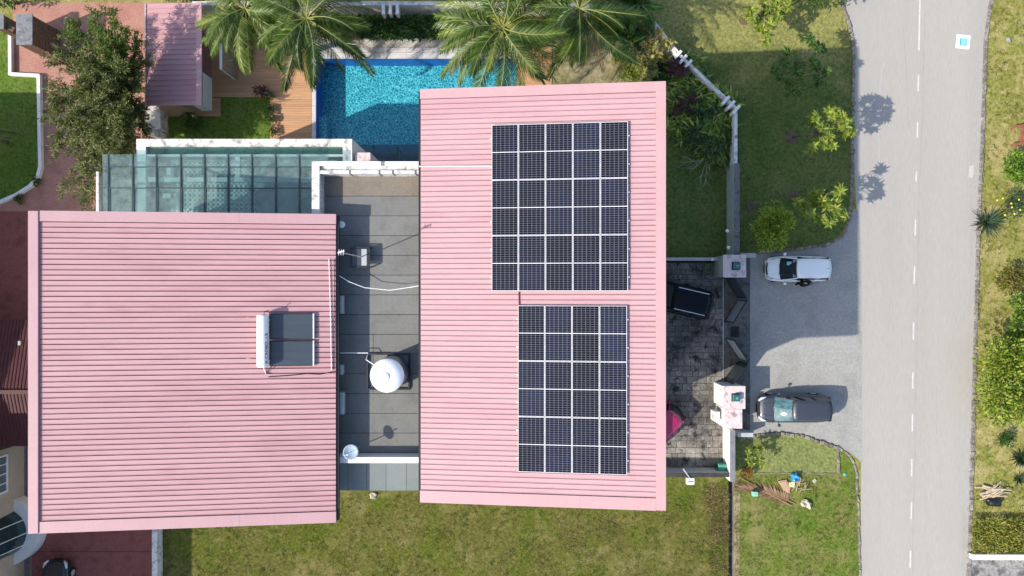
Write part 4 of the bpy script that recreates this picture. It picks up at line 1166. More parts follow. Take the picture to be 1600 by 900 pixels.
# satellite dish
db = P(552, 705, ZT)
hd = 12.96
dc = P(548, 706, hd)
dish = empty('satellite_dish', (dc.x + .12, dc.y - .02, ZT), 'round grey satellite dish on a short pole at the white parapet', 'satellite dish')
axis = Vector((.25, .12, 1)).normalized()
q = axis.to_track_quat('Z', 'Y').to_matrix()
mb = MB()
vs, fs = [], []
nr, na = 5, 28
for i in range(nr + 1):
    r_ = .33 * i / nr
    for k in range(na):
        t = 2 * math.pi * k / na
        vs.append(tuple(Vector(dc) + q @ Vector((r_ * math.cos(t), r_ * math.sin(t), .9 * r_ * r_))))
for i in range(nr):
    for k in range(na): fs.append((i * na + k, i * na + (k + 1) % na, (i + 1) * na + (k + 1) % na, (i + 1) * na + k))
mb.add(vs, fs)
o = mb.build('reflector', plain('dish_grey', (.40, .48, .56), .5, .4), dish, smooth=True)
sm = o.modifiers.new('thickness', 'SOLIDIFY'); sm.thickness = .015; sm.offset = -1
MB().tube([(dc.x + .12, dc.y - .02, ZT), (dc.x + .12, dc.y - .02, hd - .18), tuple(Vector(dc) - axis * .03)], .025, 8).build('pole', STEEL, dish)
f0 = Vector(dc) + q @ Vector((.02, .36, .06)); f1 = Vector(dc) + q @ Vector((.0, .16, .42))
MB().tube([f0, f1], .012, 6).build('arm', STEEL, dish); MB().lathe(f1 - Vector((0, 0, .05)), [(.03, 0), (.04, .04), (.03, .1)], 10).build('receiver', WPLAST, dish)

# ---------------------------------------------------------------- cars
GLASS = plain('car_glass', (.010, .020, .024), .05, .4)
LENS = plain('lamp_lens', (.62, .64, .66), .1, .6)
REDL = plain('tail_lens', (.28, .015, .015), .15, .6)
def loft(st, close=True):
    mb = MB(); n = len(st[0])
    vs = [p for s_ in st for p in s_]; fs = []
    for i in range(len(st) - 1):
        for k in range(n):
            a, b = i * n + k, i * n + (k + 1) % n
            fs.append((a, b, b + n, a + n))
    fs.append(tuple(range(n))[::-1]); fs.append(tuple(range((len(st) - 1) * n, len(st) * n)))
    return mb.add(vs, fs)
def car(label, loc, heading, L_, W, Hh, paint, kind='mpv', rails=False, screen=None):
    """built facing +x at the origin, then set down at loc"""
    root = empty('car', (0, 0, 0), label, 'car', None)
    w = W / 2
    belt = .60 * Hh
    T = [(-.5, .52, .55, .38), (-.492, .72, .80, .3), (-.472, .86, .97, .25), (-.42, .955, 1.0, .22), (-.2, 1.0, .99, .2), (.05, 1.0, .985, .2), (.2, .995, .985, .2),
         (.265, .985, .985, .2), (.34, .965, .93, .21), (.42, .90, .86, .23), (.465, .80, .77, .27), (.49, .66, .66, .32), (.5, .52, .56, .38)]
    if kind == 'suv':
        T = [(x, min(1, b * 1.03), t, z + .05) for x, b, t, z in T]
    st = []
    for x, wf, tf, zb_ in T:
        zt = belt * tf; ww = w * wf; zm = (zb_ + zt) / 2
        half = [(0, zb_), (ww * .8, zb_), (ww * .97, zb_ + .1 * (zt - zb_)), (ww, zm), (ww * .965, zb_ + .82 * (zt - zb_)), (ww * .86, zt - .015), (ww * .45, zt + .012), (0, zt + .02)]
        st.append([(x * L_, y, z) for y, z in half] + [(x * L_, -y, z) for y, z in half[-2:0:-1]])
    o = loft(st).build('body', paint, root, smooth=True)
    sb = o.modifiers.new('smooth', 'SUBSURF'); sb.levels = sb.render_levels = 2
    # cabin: cowl, windscreen head, roof rear, tail
    if kind == 'mpv': cx = dict(c0=.285, c1=.085, r1=-.425, r0=-.475, wr=.735)
    elif kind == 'suv': cx = dict(c0=.235, c1=.06, r1=-.40, r0=-.465, wr=.75)
    else: cx = dict(c0=.25, c1=.08, r1=-.25, r0=-.42, wr=.72)
    c0_, c1_, r1_, r0_ = [cx[k] * L_ for k in ('c0', 'c1', 'r1', 'r0')]
    wr, wb = w * cx['wr'], w * .9
    zb0 = belt * .975
    def roofz(x): t = (x - r1_) / (c1_ - r1_); return Hh - .05 * (2 * t - 1) ** 2
    n = 8
    rf, ws, rw = MB(), MB(), MB()
    # roof
    vs, fs = [], []
    for i in range(n + 1):
        x = c1_ + (r1_ - c1_) * i / n
        for k in range(7):
            u = k / 3 - 1; t = i / n
            bow = .07 * (1 - u * u) * ((1 - t) ** 3 - t ** 3)
            vs.append((x + bow, wr * u * (1 - .10 * t ** 4 - .03 * (1 - t) ** 4), roofz(x) - .045 * abs(u) ** 3))
    for i in range(n):
        for k in range(6): fs.append((i * 7 + k, i * 7 + k + 1, (i + 1) * 7 + k + 1, (i + 1) * 7 + k))
    rf.add(vs, fs)
    ro = rf.build('roof', paint, root, smooth=True)
    sl = ro.modifiers.new('thickness', 'SOLIDIFY'); sl.thickness = .03; sl.offset = 1
    def sheet(mb, xa, za, wa, xb, zb2, wb2, bow_a, bow_b):
        vs, fs = [], []
        for i in range(5):
            t = i / 4
            for k in range(9):
                u = k / 4 - 1
                x = xa + (xb - xa) * t + (bow_a + (bow_b - bow_a) * t) * (1 - u * u)
                z = za + (zb2 - za) * t + .03 * math.sin(math.pi * t) - (.045 * abs(u) ** 3) * t
                vs.append((x, (wa + (wb2 - wa) * t) * u, z))
        for i in range(4):
            for k in range(8): fs.append((i * 9 + k, i * 9 + k + 1, (i + 1) * 9 + k + 1, (i + 1) * 9 + k))
        return mb.add(vs, fs)
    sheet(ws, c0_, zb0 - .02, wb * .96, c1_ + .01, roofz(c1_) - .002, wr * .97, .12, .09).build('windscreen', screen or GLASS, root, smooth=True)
    sheet(rw, r0_, zb0 - .02, wb * .92, r1_ - .01, roofz(r1_) - .002, wr * .88, -.13, -.07).build('rear_window', GLASS, root, smooth=True)
    for s_ in (-1, 1):
        sw = MB()
        P0 = [(c0_ - .05, s_ * wb * .985, zb0 - .03), (r0_ + .04, s_ * wb * .92, zb0 - .03), (r1_, s_ * wr * .91, roofz(r1_) - .05), (c1_, s_ * wr * .995, roofz(c1_) - .05)]
        sw.add(P0, [(0, 1, 2, 3)]); sw.build('side_window', GLASS, root)
        for t in (.34, .66):     # door pillars
            xb = P0[0][0] + (P0[1][0] - P0[0][0]) * t; xt = P0[3][0] + (P0[2][0] - P0[3][0]) * t
            MB().beam((xb, s_ * wb * .985, zb0 - .03), (xt, s_ * (wr * .995 + .006), roofz(xt) - .04), .05, .03).build('pillar', paint if t > .5 else DARK, root)
        MB().tube([(c0_ + .02, s_ * wb * .97, zb0 - .03), ((c0_ + c1_) / 2, s_ * (wb + wr) / 2 * .985, (zb0 + roofz(c1_)) / 2 + .01), (c1_, s_ * wr * .985, roofz(c1_) - .03)], .035, 6).build('pillar', paint, root)
        MB().tube([(r0_ - .01, s_ * wb * .90, zb0 - .03), (r1_, s_ * wr * .89, roofz(r1_) - .03)], .045, 6).build('pillar', paint, root)
        m_ = MB().lathe((c0_ - .22, s_ * (w + .09), zb0 - .02), [(.05, 0), (.09, .04), (.1, .09), (.07, .15), (.02, .17)], 10)
        m_.beam((c0_ - .2, s_ * (w * .9), zb0 + .01), (c0_ - .22, s_ * (w + .06), zb0 + .05), .05, .04)
        m_.build('mirror', paint, root)
        MB().add([(.435 * L_, s_ * w * .86, belt * .80), (.485 * L_, s_ * w * .62, belt * .68), (.465 * L_, s_ * w * .52, belt * .79), (.40 * L_, s_ * w * .80, belt * .895)], [(0, 1, 2, 3)] if s_ < 0 else [(3, 2, 1, 0)])
        hl = MB().tube([(.40 * L_, s_ * w * .82, belt * .84), (.455 * L_, s_ * w * .74, belt * .77), (.49 * L_, s_ * w * .56, belt * .66)], [.05, .085, .06], 8)
        hl.build('headlight', LENS, root, smooth=True)
        MB().tube([(-.482 * L_, s_ * w * .74, belt * .78), (-.468 * L_, s_ * w * .82, belt * .95), (-.445 * L_, s_ * w * .82, belt * 1.06)], [.05, .06, .04], 8).build('tail_light', REDL, root, smooth=True)
        for t in (.30, -.30):
            x = t * L_; rr_ = .31 + .03 * (kind == 'suv')
            def wheel_cyl(y0, y1, r_, seg=22):
                mb = MB(); vs = []
                for y in (y0, y1): vs += [(x + r_ * math.cos(2 * math.pi * k / seg), y, rr_ + r_ * math.sin(2 * math.pi * k / seg)) for k in range(seg)]
                return mb.add(vs, [(k, (k + 1) % seg, seg + (k + 1) % seg, seg + k) for k in range(seg)] + [tuple(range(seg))[::-1], tuple(range(seg, 2 * seg))])
            ty = wheel_cyl(s_ * (w - .21), s_ * (w - .005), rr_).build('wheel', BLACKR, root)
            wheel_cyl(s_ * (w - .02), s_ * (w + .003), rr_ * .62).build('rim', STEEL, ty)
        if rails: MB().beam((c1_ - .15, s_ * wr * .92, Hh + .02), (r1_ + .15, s_ * wr * .92, Hh + .01), .05, .05).build('roof_rail', STEEL, root)
    MB().tube([(c0_ + .13, w * .45, zb0 + .005), (c0_ + .06, -w * .1, zb0 + .03)], .012, 5).build('wiper', BLACKR, root)
    MB().tube([(c0_ + .12, -w * .2, zb0 + .005), (c0_ + .02, -w * .65, zb0 + .02)], .012, 5).build('wiper', BLACKR, root)
    MB().box(.494 * L_, .503 * L_ + .02, -.26, .26, .36, .48).build('number_plate', BLACKR, root)
    MB().box(-.503 * L_ - .015, -.494 * L_, -.26, .26, .5, .62).build('number_plate', BLACKR, root)
    MB().tube([(r1_ + .25, 0, roofz(r1_ + .25)), (r1_ + .1, 0, roofz(r1_ + .1) + .12)], .012, 5).build('aerial', BLACKR, root)
    for y in (-.3, .3): MB().tube([(.30 * L_, y * W * .8, belt * .975), (.44 * L_, y * W * .6, belt * .86)], .012, 4).build('bonnet_crease', paint, root)
    for s_ in (-1, 1): MB().tube([(c0_ + .05, s_ * w * .80, belt * .985), (.36 * L_, s_ * w * .80, belt * .915), (.44 * L_, s_ * w * .66, belt * .855)], .009, 4).build('bonnet_gap', BLACKR, root)
    MB().tube([(r1_ + .04, y * wr * .88, roofz(r1_) + .032 - .04 * abs(y) ** 3) for y in (-1, -.5, 0, .5, 1)], .009, 4).build('hatch_gap', BLACKR, root)
    MB().tube([(.478 * L_, -w * .45, belt * .70), (.492 * L_, 0, belt * .70), (.478 * L_, w * .45, belt * .70)], .05, 8).build('grille', BLACKR, root)
    root.location = loc
    root.rotation_euler = (0, 0, heading)
    return root
CPW = plain('car_white', (.80, .82, .83), .3, .5, 0, .6, .02)
CPG = plain('car_slate_metallic', (.05, .058, .08), .42, .35, .25, .35, .03)
CPB = plain('car_black', (.004, .005, .008), .3, .15, 0, .12, .02)
CPR = plain('car_red', (.33, .012, .085), .3, .5, 0, .8, .02)
CPK = plain('car_charcoal', (.03, .033, .037), .3, .5, .4, .8, .02)
def spot(x, y, h): p = P(x, y, h); return (p.x, p.y, 0)
car('white compact MPV parked in the shade of the house outside the gate', spot(1247, 420, .8), math.pi, 3.85, 1.62, 1.58, CPW, 'mpv')
car('slate grey MPV parked in the sun outside the gate', spot(1242, 639, .8), math.pi, 4.42, 1.76, 1.6, CPG, 'mpv', False, plain('blue_reflection_screen', (.07, .155, .18), .06, .6, 0, 0, .6))  # blue reflection put into the windscreen's base colour
car('black SUV with bright roof rails parked nose-in inside the courtyard', spot(1056, 466, 1.0), R(180 - 13), 4.75, 1.9, 1.7, CPB, 'suv', True)
car('crimson red car partly under the roof edge in the courtyard', spot(1022, 677, .8), R(225), 4.3, 1.75, 1.5, CPR, 'suv')
car('charcoal car parked on the red driveway beside the neighbour', spot(83, 932, .8), R(88), 4.3, 1.74, 1.48, CPK, 'sedan')
w_ = bpy.data.objects['car']
q = MB().hexa([(.62, -.42, 1.36), (.86, -.42, 1.215), (.86, -.2, 1.215), (.62, -.2, 1.36), (.62, -.42, 1.37), (.86, -.42, 1.225), (.86, -.2, 1.225), (.62, -.2, 1.37)])
q = link('sticker', q.mesh('sticker', plain('cyan_sticker', (.16, .5, .55), .5, .4)), w_)
q = MB().hexa([(.36, -.52, 1.50), (.56, -.54, 1.405), (.56, .54, 1.405), (.36, .52, 1.50), (.36, -.52, 1.506), (.56, -.54, 1.412), (.56, .54, 1.412), (.36, .52, 1.506)])
q = link('tint_band', q.mesh('tint_band', plain('tint_blue', (.16, .20, .30), .2, .4)), w_)

# ---------------------------------------------------------------- person in black by the white car
fa, fb = P(1242, 444.5), P(1249.5, 446.3)
pe = empty('person', ((fa.x + fb.x) / 2, (fa.y + fb.y) / 2, 0), 'person in loose black clothes and pale shoes standing beside the white car', 'person')
pc_ = wloc(pe)
hip = Vector((pc_.x + .03, pc_.y + .05, .92))
J = {'pel': hip, 'sp': hip + Vector((0, .03, .25)), 'ch': hip + Vector((0, .06, .46)), 'ne': hip + Vector((0, .09, .62)), 'hd': hip + Vector((-.01, .14, .74)), 'ht': hip + Vector((-.01, .16, .86))}
J['hl'] = hip + Vector((-.09, 0, -.04)); J['kl'] = Vector((fa.x, fa.y + .09, .5)); J['al'] = Vector((fa.x, fa.y, .09)); J['tl'] = Vector((fa.x - .02, fa.y + .14, .04))
J['hr'] = hip + Vector((.09, 0, -.04)); J['kr'] = Vector((fb.x, fb.y + .08, .5)); J['ar'] = Vector((fb.x, fb.y, .09)); J['tr'] = Vector((fb.x + .02, fb.y + .14, .04))
J['sl'] = J['ch'] + Vector((-.19, .0, .05)); J['el'] = J['sl'] + Vector((-.07, .06, -.27)); J['wl'] = J['el'] + Vector((.02, .22, -.06))
J['sr'] = J['ch'] + Vector((.19, .0, .05)); J['er'] = J['sr'] + Vector((.08, -.02, -.28)); J['wr'] = J['er'] + Vector((.0, .12, -.22))
E_ = [('pel', 'sp'), ('sp', 'ch'), ('ch', 'ne'), ('ne', 'hd'), ('hd', 'ht'), ('pel', 'hl'), ('hl', 'kl'), ('kl', 'al'), ('al', 'tl'), ('pel', 'hr'), ('hr', 'kr'), ('kr', 'ar'), ('ar', 'tr'),
      ('ch', 'sl'), ('sl', 'el'), ('el', 'wl'), ('ch', 'sr'), ('sr', 'er'), ('er', 'wr')]
RAD = dict(pel=.16, sp=.145, ch=.16, ne=.055, hd=.095, ht=.07, hl=.11, kl=.06, al=.042, tl=.04, hr=.11, kr=.06, ar=.042, tr=.04, sl=.07, el=.045, wl=.03, sr=.07, er=.045, wr=.03)
def skinned(name, J, E_, RAD, root_j, mat, parent):
    keys = list(J); off = wloc(parent)
    me = bpy.data.meshes.new(name)
    me.from_pydata([tuple(J[k] - off) for k in keys], [(keys.index(a), keys.index(b)) for a, b in E_], [])
    o = link(name, me, parent)
    o.modifiers.new('skin', 'SKIN')
    sv = me.skin_vertices[0].data
    for i, k in enumerate(keys):
        sv[i].radius = (RAD[k], RAD[k]); sv[i].use_root = (k == root_j)
    s = o.modifiers.new('sub', 'SUBSURF'); s.levels = s.render_levels = 2
    me.materials.append(mat)
    return o
SKIN = plain('skin', (.42, .26, .18), .55, .4)
BLK = plain('black_cloth', (.012, .012, .014), .9, .2)
skinned('body', J, E_, RAD, 'pel', SKIN, pe)
# hands: palm and five fingers each
for side, wk, ek in ((-1, 'wl', 'el'), (1, 'wr', 'er')):
    d = (J[wk] - J[ek]).normalized(); sx = Vector((1, 0, 0)) * side
    HJ = {'w': J[wk], 'p': J[wk] + d * .07}; HR = {'w': .026, 'p': .03}; HE = [('w', 'p')]
    for i, (off_, ln) in enumerate(((-.03, .06), (-.01, .075), (.01, .07), (.03, .055))):
        HJ[f'a{i}'] = HJ['p'] + sx * off_ + d * .03; HJ[f'b{i}'] = HJ[f'a{i}'] + d * ln * .6 + Vector((0, 0, -.012)); HJ[f'c{i}'] = HJ[f'b{i}'] + d * ln * .3 + Vector((0, .0, -.03))
        HE += [('p', f'a{i}'), (f'a{i}', f'b{i}'), (f'b{i}', f'c{i}')]
        for q in 'abc': HR[q + str(i)] = .009
    HJ['t1'] = HJ['w'] + d * .03 - sx * .04; HJ['t2'] = HJ['t1'] + d * .04 - sx * .012; HE += [('w', 't1'), ('t1', 't2')]; HR['t1'] = .011; HR['t2'] = .009
    skinned('hand', HJ, HE, HR, 'w', SKIN, pe)
# loose tunic, sleeves, trousers, hair and shoes over the body
n = 20
def robe(levels):
    vs, fs = [], []
    for (cxx, cyy, z, rx, ry) in levels:
        vs += [(cxx + rx * math.cos(2 * math.pi * k / n) * (1 + .04 * math.sin(5 * k)), cyy + ry * math.sin(2 * math.pi * k / n) * (1 + .04 * math.cos(4 * k)), z) for k in range(n)]
    for i in range(len(levels) - 1):
        for k in range(n): fs.append((i * n + k, i * n + (k + 1) % n, (i + 1) * n + (k + 1) % n, (i + 1) * n + k))
    fs.append(tuple(range((len(levels) - 1) * n, len(levels) * n)))
    return MB().add(vs, fs)
hx, hy = hip.x, hip.y
robe([(hx, hy, .84, .21, .17), (hx, hy, .9, .205, .17), (hx, hy + .02, 1.0, .2, .17), (hx, hy + .05, 1.2, .22, .17), (hx, hy + .07, 1.38, .25, .16), (hx, hy + .08, 1.46, .2, .13), (hx, hy + .09, 1.52, .08, .08)]).build('tunic', BLK, pe, smooth=True)
for s_, e_, w2 in (('sl', 'el', 'wl'), ('sr', 'er', 'wr')):
    MB().tube([J[s_], J[e_], J[e_].lerp(J[w2], .7)], [.1, .085, .075], 10).build('sleeve', BLK, pe, smooth=True)
for h_, k_, a_ in (('hl', 'kl', 'al'), ('hr', 'kr', 'ar')):
    MB().tube([J[h_], J[k_], J[a_] + Vector((0, 0, .06))], [.12, .075, .06], 12).build('trouser_leg', BLK, pe, smooth=True)
SHOE = plain('pale_shoe', (.66, .62, .60), .6, .4)
for q in (fa, fb): MB().add(*(lambda c_: ([(c_.x + math.cos(t) * .05, c_.y + .07 + math.sin(t) * .13, z) for z in (0.004, .05, .09) for t in [2 * math.pi * k / 12 for k in range(12)]],
                             [(i * 12 + k, i * 12 + (k + 1) % 12, (i + 1) * 12 + (k + 1) % 12, (i + 1) * 12 + k) for i in range(2) for k in range(12)] + [tuple(range(24, 36)), tuple(range(12))[::-1]]))(q)).build('shoe', SHOE, pe)
hd = J['hd']
MB().lathe((hd.x, hd.y - .02, hd.z - .12), [(.07, -.06), (.115, .02), (.125, .1), (.115, .18), (.07, .235), (.01, .25)], 18).build('hair', BLK, pe, smooth=True)
for s_ in (-1, 1):
    MB().lathe((hd.x + s_ * .035, hd.y + .085, hd.z - .01), [(.004, 0), (.011, .008), (.004, .016)], 8).build('eye', WPLAST, pe)
MB().tube([(hd.x, hd.y + .085, hd.z + .0), (hd.x, hd.y + .12, hd.z - .035)], [.008, .015], 6).build('nose', SKIN, pe)
MB().tube([(hd.x - .025, hd.y + .09, hd.z - .07), (hd.x + .025, hd.y + .09, hd.z - .07)], .007, 5).build('mouth', plain('lip', (.3, .1, .09), .5, .4), pe)
bg = J['wr']
hb = MB().box(bg.x - .14, bg.x + .14, bg.y - .22, bg.y - .1, .42, .78).build('handbag', BLK, bevel=.03)
MB().tube([(bg.x - .1, bg.y - .16, .77), (bg.x - .02, bg.y - .05, .98), (bg.x + .1, bg.y - .16, .77)], .01, 6).build('strap', BLK, hb)
thing(hb, 'small black bag held by the person beside the white car', 'bag')

# ---------------------------------------------------------------- small things round the house
GREENP = plain('green_plastic', (.05, .22, .15), .5, .4)
a = P(1128, 731, .7)
bn = empty('refuse_bin', (a.x, a.y, 0), 'dark green refuse bin in the corner of the courtyard', 'bin')
MB().hexa([(a.x - .2, a.y - .22, .04), (a.x + .2, a.y - .22, .04), (a.x + .2, a.y + .2, .04), (a.x - .2, a.y + .2, .04), (a.x - .26, a.y - .28, .8), (a.x + .26, a.y - .28, .8), (a.x + .26, a.y + .26, .8), (a.x - .26, a.y + .26, .8)]).build('body', GREENP, bn, bevel=.03)
MB().hexa([(a.x - .28, a.y - .3, .805), (a.x + .28, a.y - .3, .805), (a.x + .28, a.y + .28, .805), (a.x - .28, a.y + .28, .805), (a.x - .24, a.y - .24, .88), (a.x + .24, a.y - .24, .88), (a.x + .22, a.y + .24, .9), (a.x - .22, a.y + .24, .9)]).build('lid', plain('green_lid', (.07, .28, .2), .5, .4), bn, bevel=.02)
for s_ in (-1, 1): MB().tube([(a.x + s_ * .2, a.y - .26, .06), (a.x + s_ * .26, a.y - .26, .06)], .06, 12).build('wheel', BLACKR, bn)
# hose
c = P(1106, 419)
hp = [(c.x + math.cos(t) * (.26 + .05 * math.sin(t * .37)), c.y + math.sin(t) * (.28 + .04 * math.cos(t * .29)), .06 + t * .003) for t in [k * .35 for k in range(76)]]
hp += [(c.x + .35, c.y + .3, .25), (c.x + .3, c.y + .5, .35)]
thing(MB().tube(hp, .018, 6).build('garden_hose', plain('hose_green', (.12, .22, .06), .5, .4)), 'coiled green garden hose on the dark courtyard paving', 'hose')
for px_, py_, h_, lab in ((1112, 405.5, .73, 'white globe lamp on the thin courtyard divider wall'), (1137, 387, 1.53, 'white globe lamp on the mouldy topped wall near the pillar'), (1135, 361, 1.3, 'white square lamp on the mouldy topped wall beside the lawn')):
    c = P(px_, py_, h_)
    q = MB().lathe(c, [(.05, 0), (.06, .03), (.05, .05)], 12).build('wall_lamp', STEEL); thing(q, lab, 'lamp')
    MB().lathe(c + Vector((0, 0, .05)), [(.03, 0), (.09, .04), (.11, .1), (.09, .16), (.02, .19)], 14).build('globe', WPLAST, q, smooth=True)
# letter box on a bracket
a = P(1079, 752, 1.45)
lb = empty('letter_box', (a.x, a.y + .15, 1.2), 'white letter box on an arm over the low grey courtyard wall', 'letter box')
MB().box(a.x - .23, a.x + .23, a.y - .2, a.y + .2, 1.2, 1.5).build('box', WHITE, lb, bevel=.02)
MB().beam((a.x - .05, a.y + .2, 1.42), (a.x - .45, a.y + .75, 1.42), .07, .06).build('arm', STEEL, lb)
MB().box(a.x - .16, a.x + .16, a.y - .01, a.y + .03, 1.5, 1.512).build('slot', DARK, lb)
# litter and cuttings on the corner lawn
TEALP = plain('teal_plastic', (.10, .42, .34), .5, .4)
a = P(1180, 772, .55)
q = empty('valve_box', (a.x, a.y, 0), 'pale green utility box on a post in the corner lawn', 'utility box')
MB().box(a.x - .16, a.x + .16, a.y - .14, a.y + .14, .3, .6).build('box', plain('pale_green', (.24, .52, .40), .5, .4), q, bevel=.02)
MB().box(a.x - .12, a.x + .12, a.y - .1, a.y + .1, .02, .3).build('post', DARK, q); MB().box(a.x - .03, a.x + .03, a.y - .03, a.y + .03, .6, .63).build('knob', TEALP, q)
a = P(1319.5, 741)
q = MB().lathe((a.x, a.y, .015), [(.10, 0), (.11, .05), (.08, .08), (.01, .09)], 14).build('sprinkler_cap', TEALP); thing(q, 'small round teal cap at the corner lawn edge', 'cap')
MB().lathe((a.x, a.y, .1), [(.03, 0), (.02, .03)], 8).build('knob', GREENP, q)
def lump(name, label, cat, px_, py_, r, hgt, mat, seed, asp=1.0, rot=0, sub=2, amp=.25):
    rr = random.Random(seed)
    bm = bmesh.new(); bmesh.ops.create_icosphere(bm, subdivisions=sub, radius=1)
    ph = [rr.uniform(0, 6) for _ in range(6)]
    for v_ in bm.verts:
        k = 1 + amp * (math.sin(3 * v_.co.x + ph[0]) * math.cos(4 * v_.co.y + ph[1]) + .5 * math.sin(7 * v_.co.z + 5 * v_.co.x + ph[2])) + rr.uniform(-.05, .05)
        v_.co = Vector((v_.co.x * r * asp * k, v_.co.y * r * k, (v_.co.z * .5 + .45) * hgt * k))
    me = bpy.data.meshes.new(name); bm.to_mesh(me); bm.free(); me.materials.append(mat)
    o = link(name, me, None, P(px_, py_)); o.location.z = .02; o.rotation_euler = (0, 0, rot)
    return thing(o, label, cat)
lump('rubbish_bag', 'crumpled bright blue rubbish bag on the corner lawn', 'bag', 1239.5, 744, .28, .42, plain('blue_bag', (.05, .30, .62), .35, .5), 1, .9, .4, 3, .3)
lump('rubbish_bag', 'small pale yellow bag beside the blue rubbish bag', 'bag', 1237, 755, .18, .22, plain('yellow_bag', (.62, .58, .30), .6, .4), 2, 1.1, .9, 3, .25)
CARD = plain('cardboard', (.46, .30, .21), .9, .2)
a = P(1225, 758)
q = MB().prism([(a.x - .42, a.y + .28), (a.x + .1, a.y + .38), (a.x + .36, a.y - .1), (a.x + .28, a.y - .5), (a.x - .05, a.y - .3)], .05, .14).build('cardboard_sheet', CARD, bevel=.01); thing(q, 'crumpled brown cardboard beside the dry palm frond', 'cardboard')
MB().prism([(a.x - .3, a.y + .2), (a.x + .06, a.y + .3), (a.x + .2, a.y - .05)], .14, .17).build('flap', CARD, q)
lump('rock', 'pale angular rock on the corner lawn', 'rock', 1258, 786, .34, .3, plain('pale_rock', (.46, .43, .33), .9, .3, 0, 0, .25), 5, .75, R(60), 2, .3)
lump('stone', 'small white stone beside the garden cuttings', 'stone', 1272, 751, .12, .12, plain('pale_rock', (.5, .5, .48), .9, .3), 6)
lump('stone', 'pale stone lying below the terrace slabs on the dry lawn', 'stone', 583, 774, .22, .2, plain('pale_rock', (.5, .5, .48), .9, .3), 7)
lump('stone', 'grey stone on the road verge grass', 'stone', 1574, 63, .15, .14, plain('grey_rock', (.3, .3, .3), .9, .3), 8)
DRYW = surf('dry_wood', [(.30, .22, .14), (.46, .36, .24)], 5, 25, .3, .9, .3)
rr = random.Random(9)
def sticks(label, px_, py_, n, ln, ang, spread, mat, cat='branch pile', r=.03):
    root = empty('branch_pile', P(px_, py_), label, cat)
    c = P(px_, py_)
    for k in range(n):
        t = ang + rr.uniform(-spread, spread); l_ = ln * rr.uniform(.5, 1.1)
        m_ = c + Vector((rr.uniform(-.4, .4), rr.uniform(-.3, .3), .06 + .03 * (k % 6)))
        d = Vector((math.cos(t), math.sin(t), rr.uniform(-.04, .06))) * l_ / 2
        MB().tube([m_ - d, m_ + Vector((rr.uniform(-.05, .05), rr.uniform(-.05, .05), .02)), m_ + d], [r * rr.uniform(.6, 1.2), r, r * .5], 6).build('branch', mat, root)
    return root
sticks('pile of pale cut branches beside the blue rubbish bag', 1251, 757, 14, .9, R(50), .9, DRYW)
sticks('pile of dry brown branches beside the black drum on the verge', 1550, 768, 26, 1.4, R(12), .6, surf('pale_cut_wood', [(.34, .25, .16), (.58, .48, .34), (.42, .30, .2)], 3, 12, .3), r=.055)
a = P(1548, 783)
bk = empty('plastic_drum', (a.x, a.y, 0), 'black plastic drum lying beside the branch pile on the verge', 'drum')
prof = [(.02, -.36), (.20, -.36), (.235, -.34), (.24, -.14), (.252, -.12), (.252, -.09), (.24, -.07), (.24, .07), (.252, .09), (.252, .12), (.24, .14), (.235, .34), (.20, .36), (.02, .36)]
vs = [(a.x + q, a.y + r_ * math.cos(2 * math.pi * k / 24) - .06 * q, .25 + r_ * math.sin(2 * math.pi * k / 24)) for r_, q in prof for k in range(24)]
MB().add(vs, [(i * 24 + k, (i + 1) * 24 + k, (i + 1) * 24 + (k + 1) % 24, i * 24 + (k + 1) % 24) for i in range(len(prof) - 1) for k in range(24)]).build('barrel', plain('black_drum', (.012, .014, .018), .4, .4), bk, smooth=True)
MB().tube([(a.x - .37, a.y + .12, .3), (a.x - .36, a.y + .12, .3)], .04, 10).build('bung', STEEL, bk)
# red bench at the verge
a, b = P(1578, 200), P(1600, 228)
RED = plain('red_timber', (.30, .10, .06), .6, .4, 0, 0, .25)
be = empty('bench', ((a.x + b.x) / 2, (a.y + b.y) / 2, 0), 'red timber bench on the grass verge across the road', 'bench')
for (p0, p1) in (((1577, 201), (1606, 196)), ((1575, 228), (1604, 224))): 
    A, B = P(*p0), P(*p1); MB().beam(A + Vector((0, 0, .42)), B + Vector((0, 0, .42)), .14, .1).build('rail', RED, be)
    for q in (A.lerp(B, .15), A.lerp(B, .85)): MB().box(q.x - .05, q.x + .05, q.y - .05, q.y + .05, 0, .37).build('leg', RED, be)
for k in range(3):
    A, B = P(1588 + 4 * k, 202), P(1586 + 4 * k, 224); MB().beam(A + Vector((0, 0, .495)), B + Vector((0, 0, .495)), .11, .05).build('seat_board', RED, be)

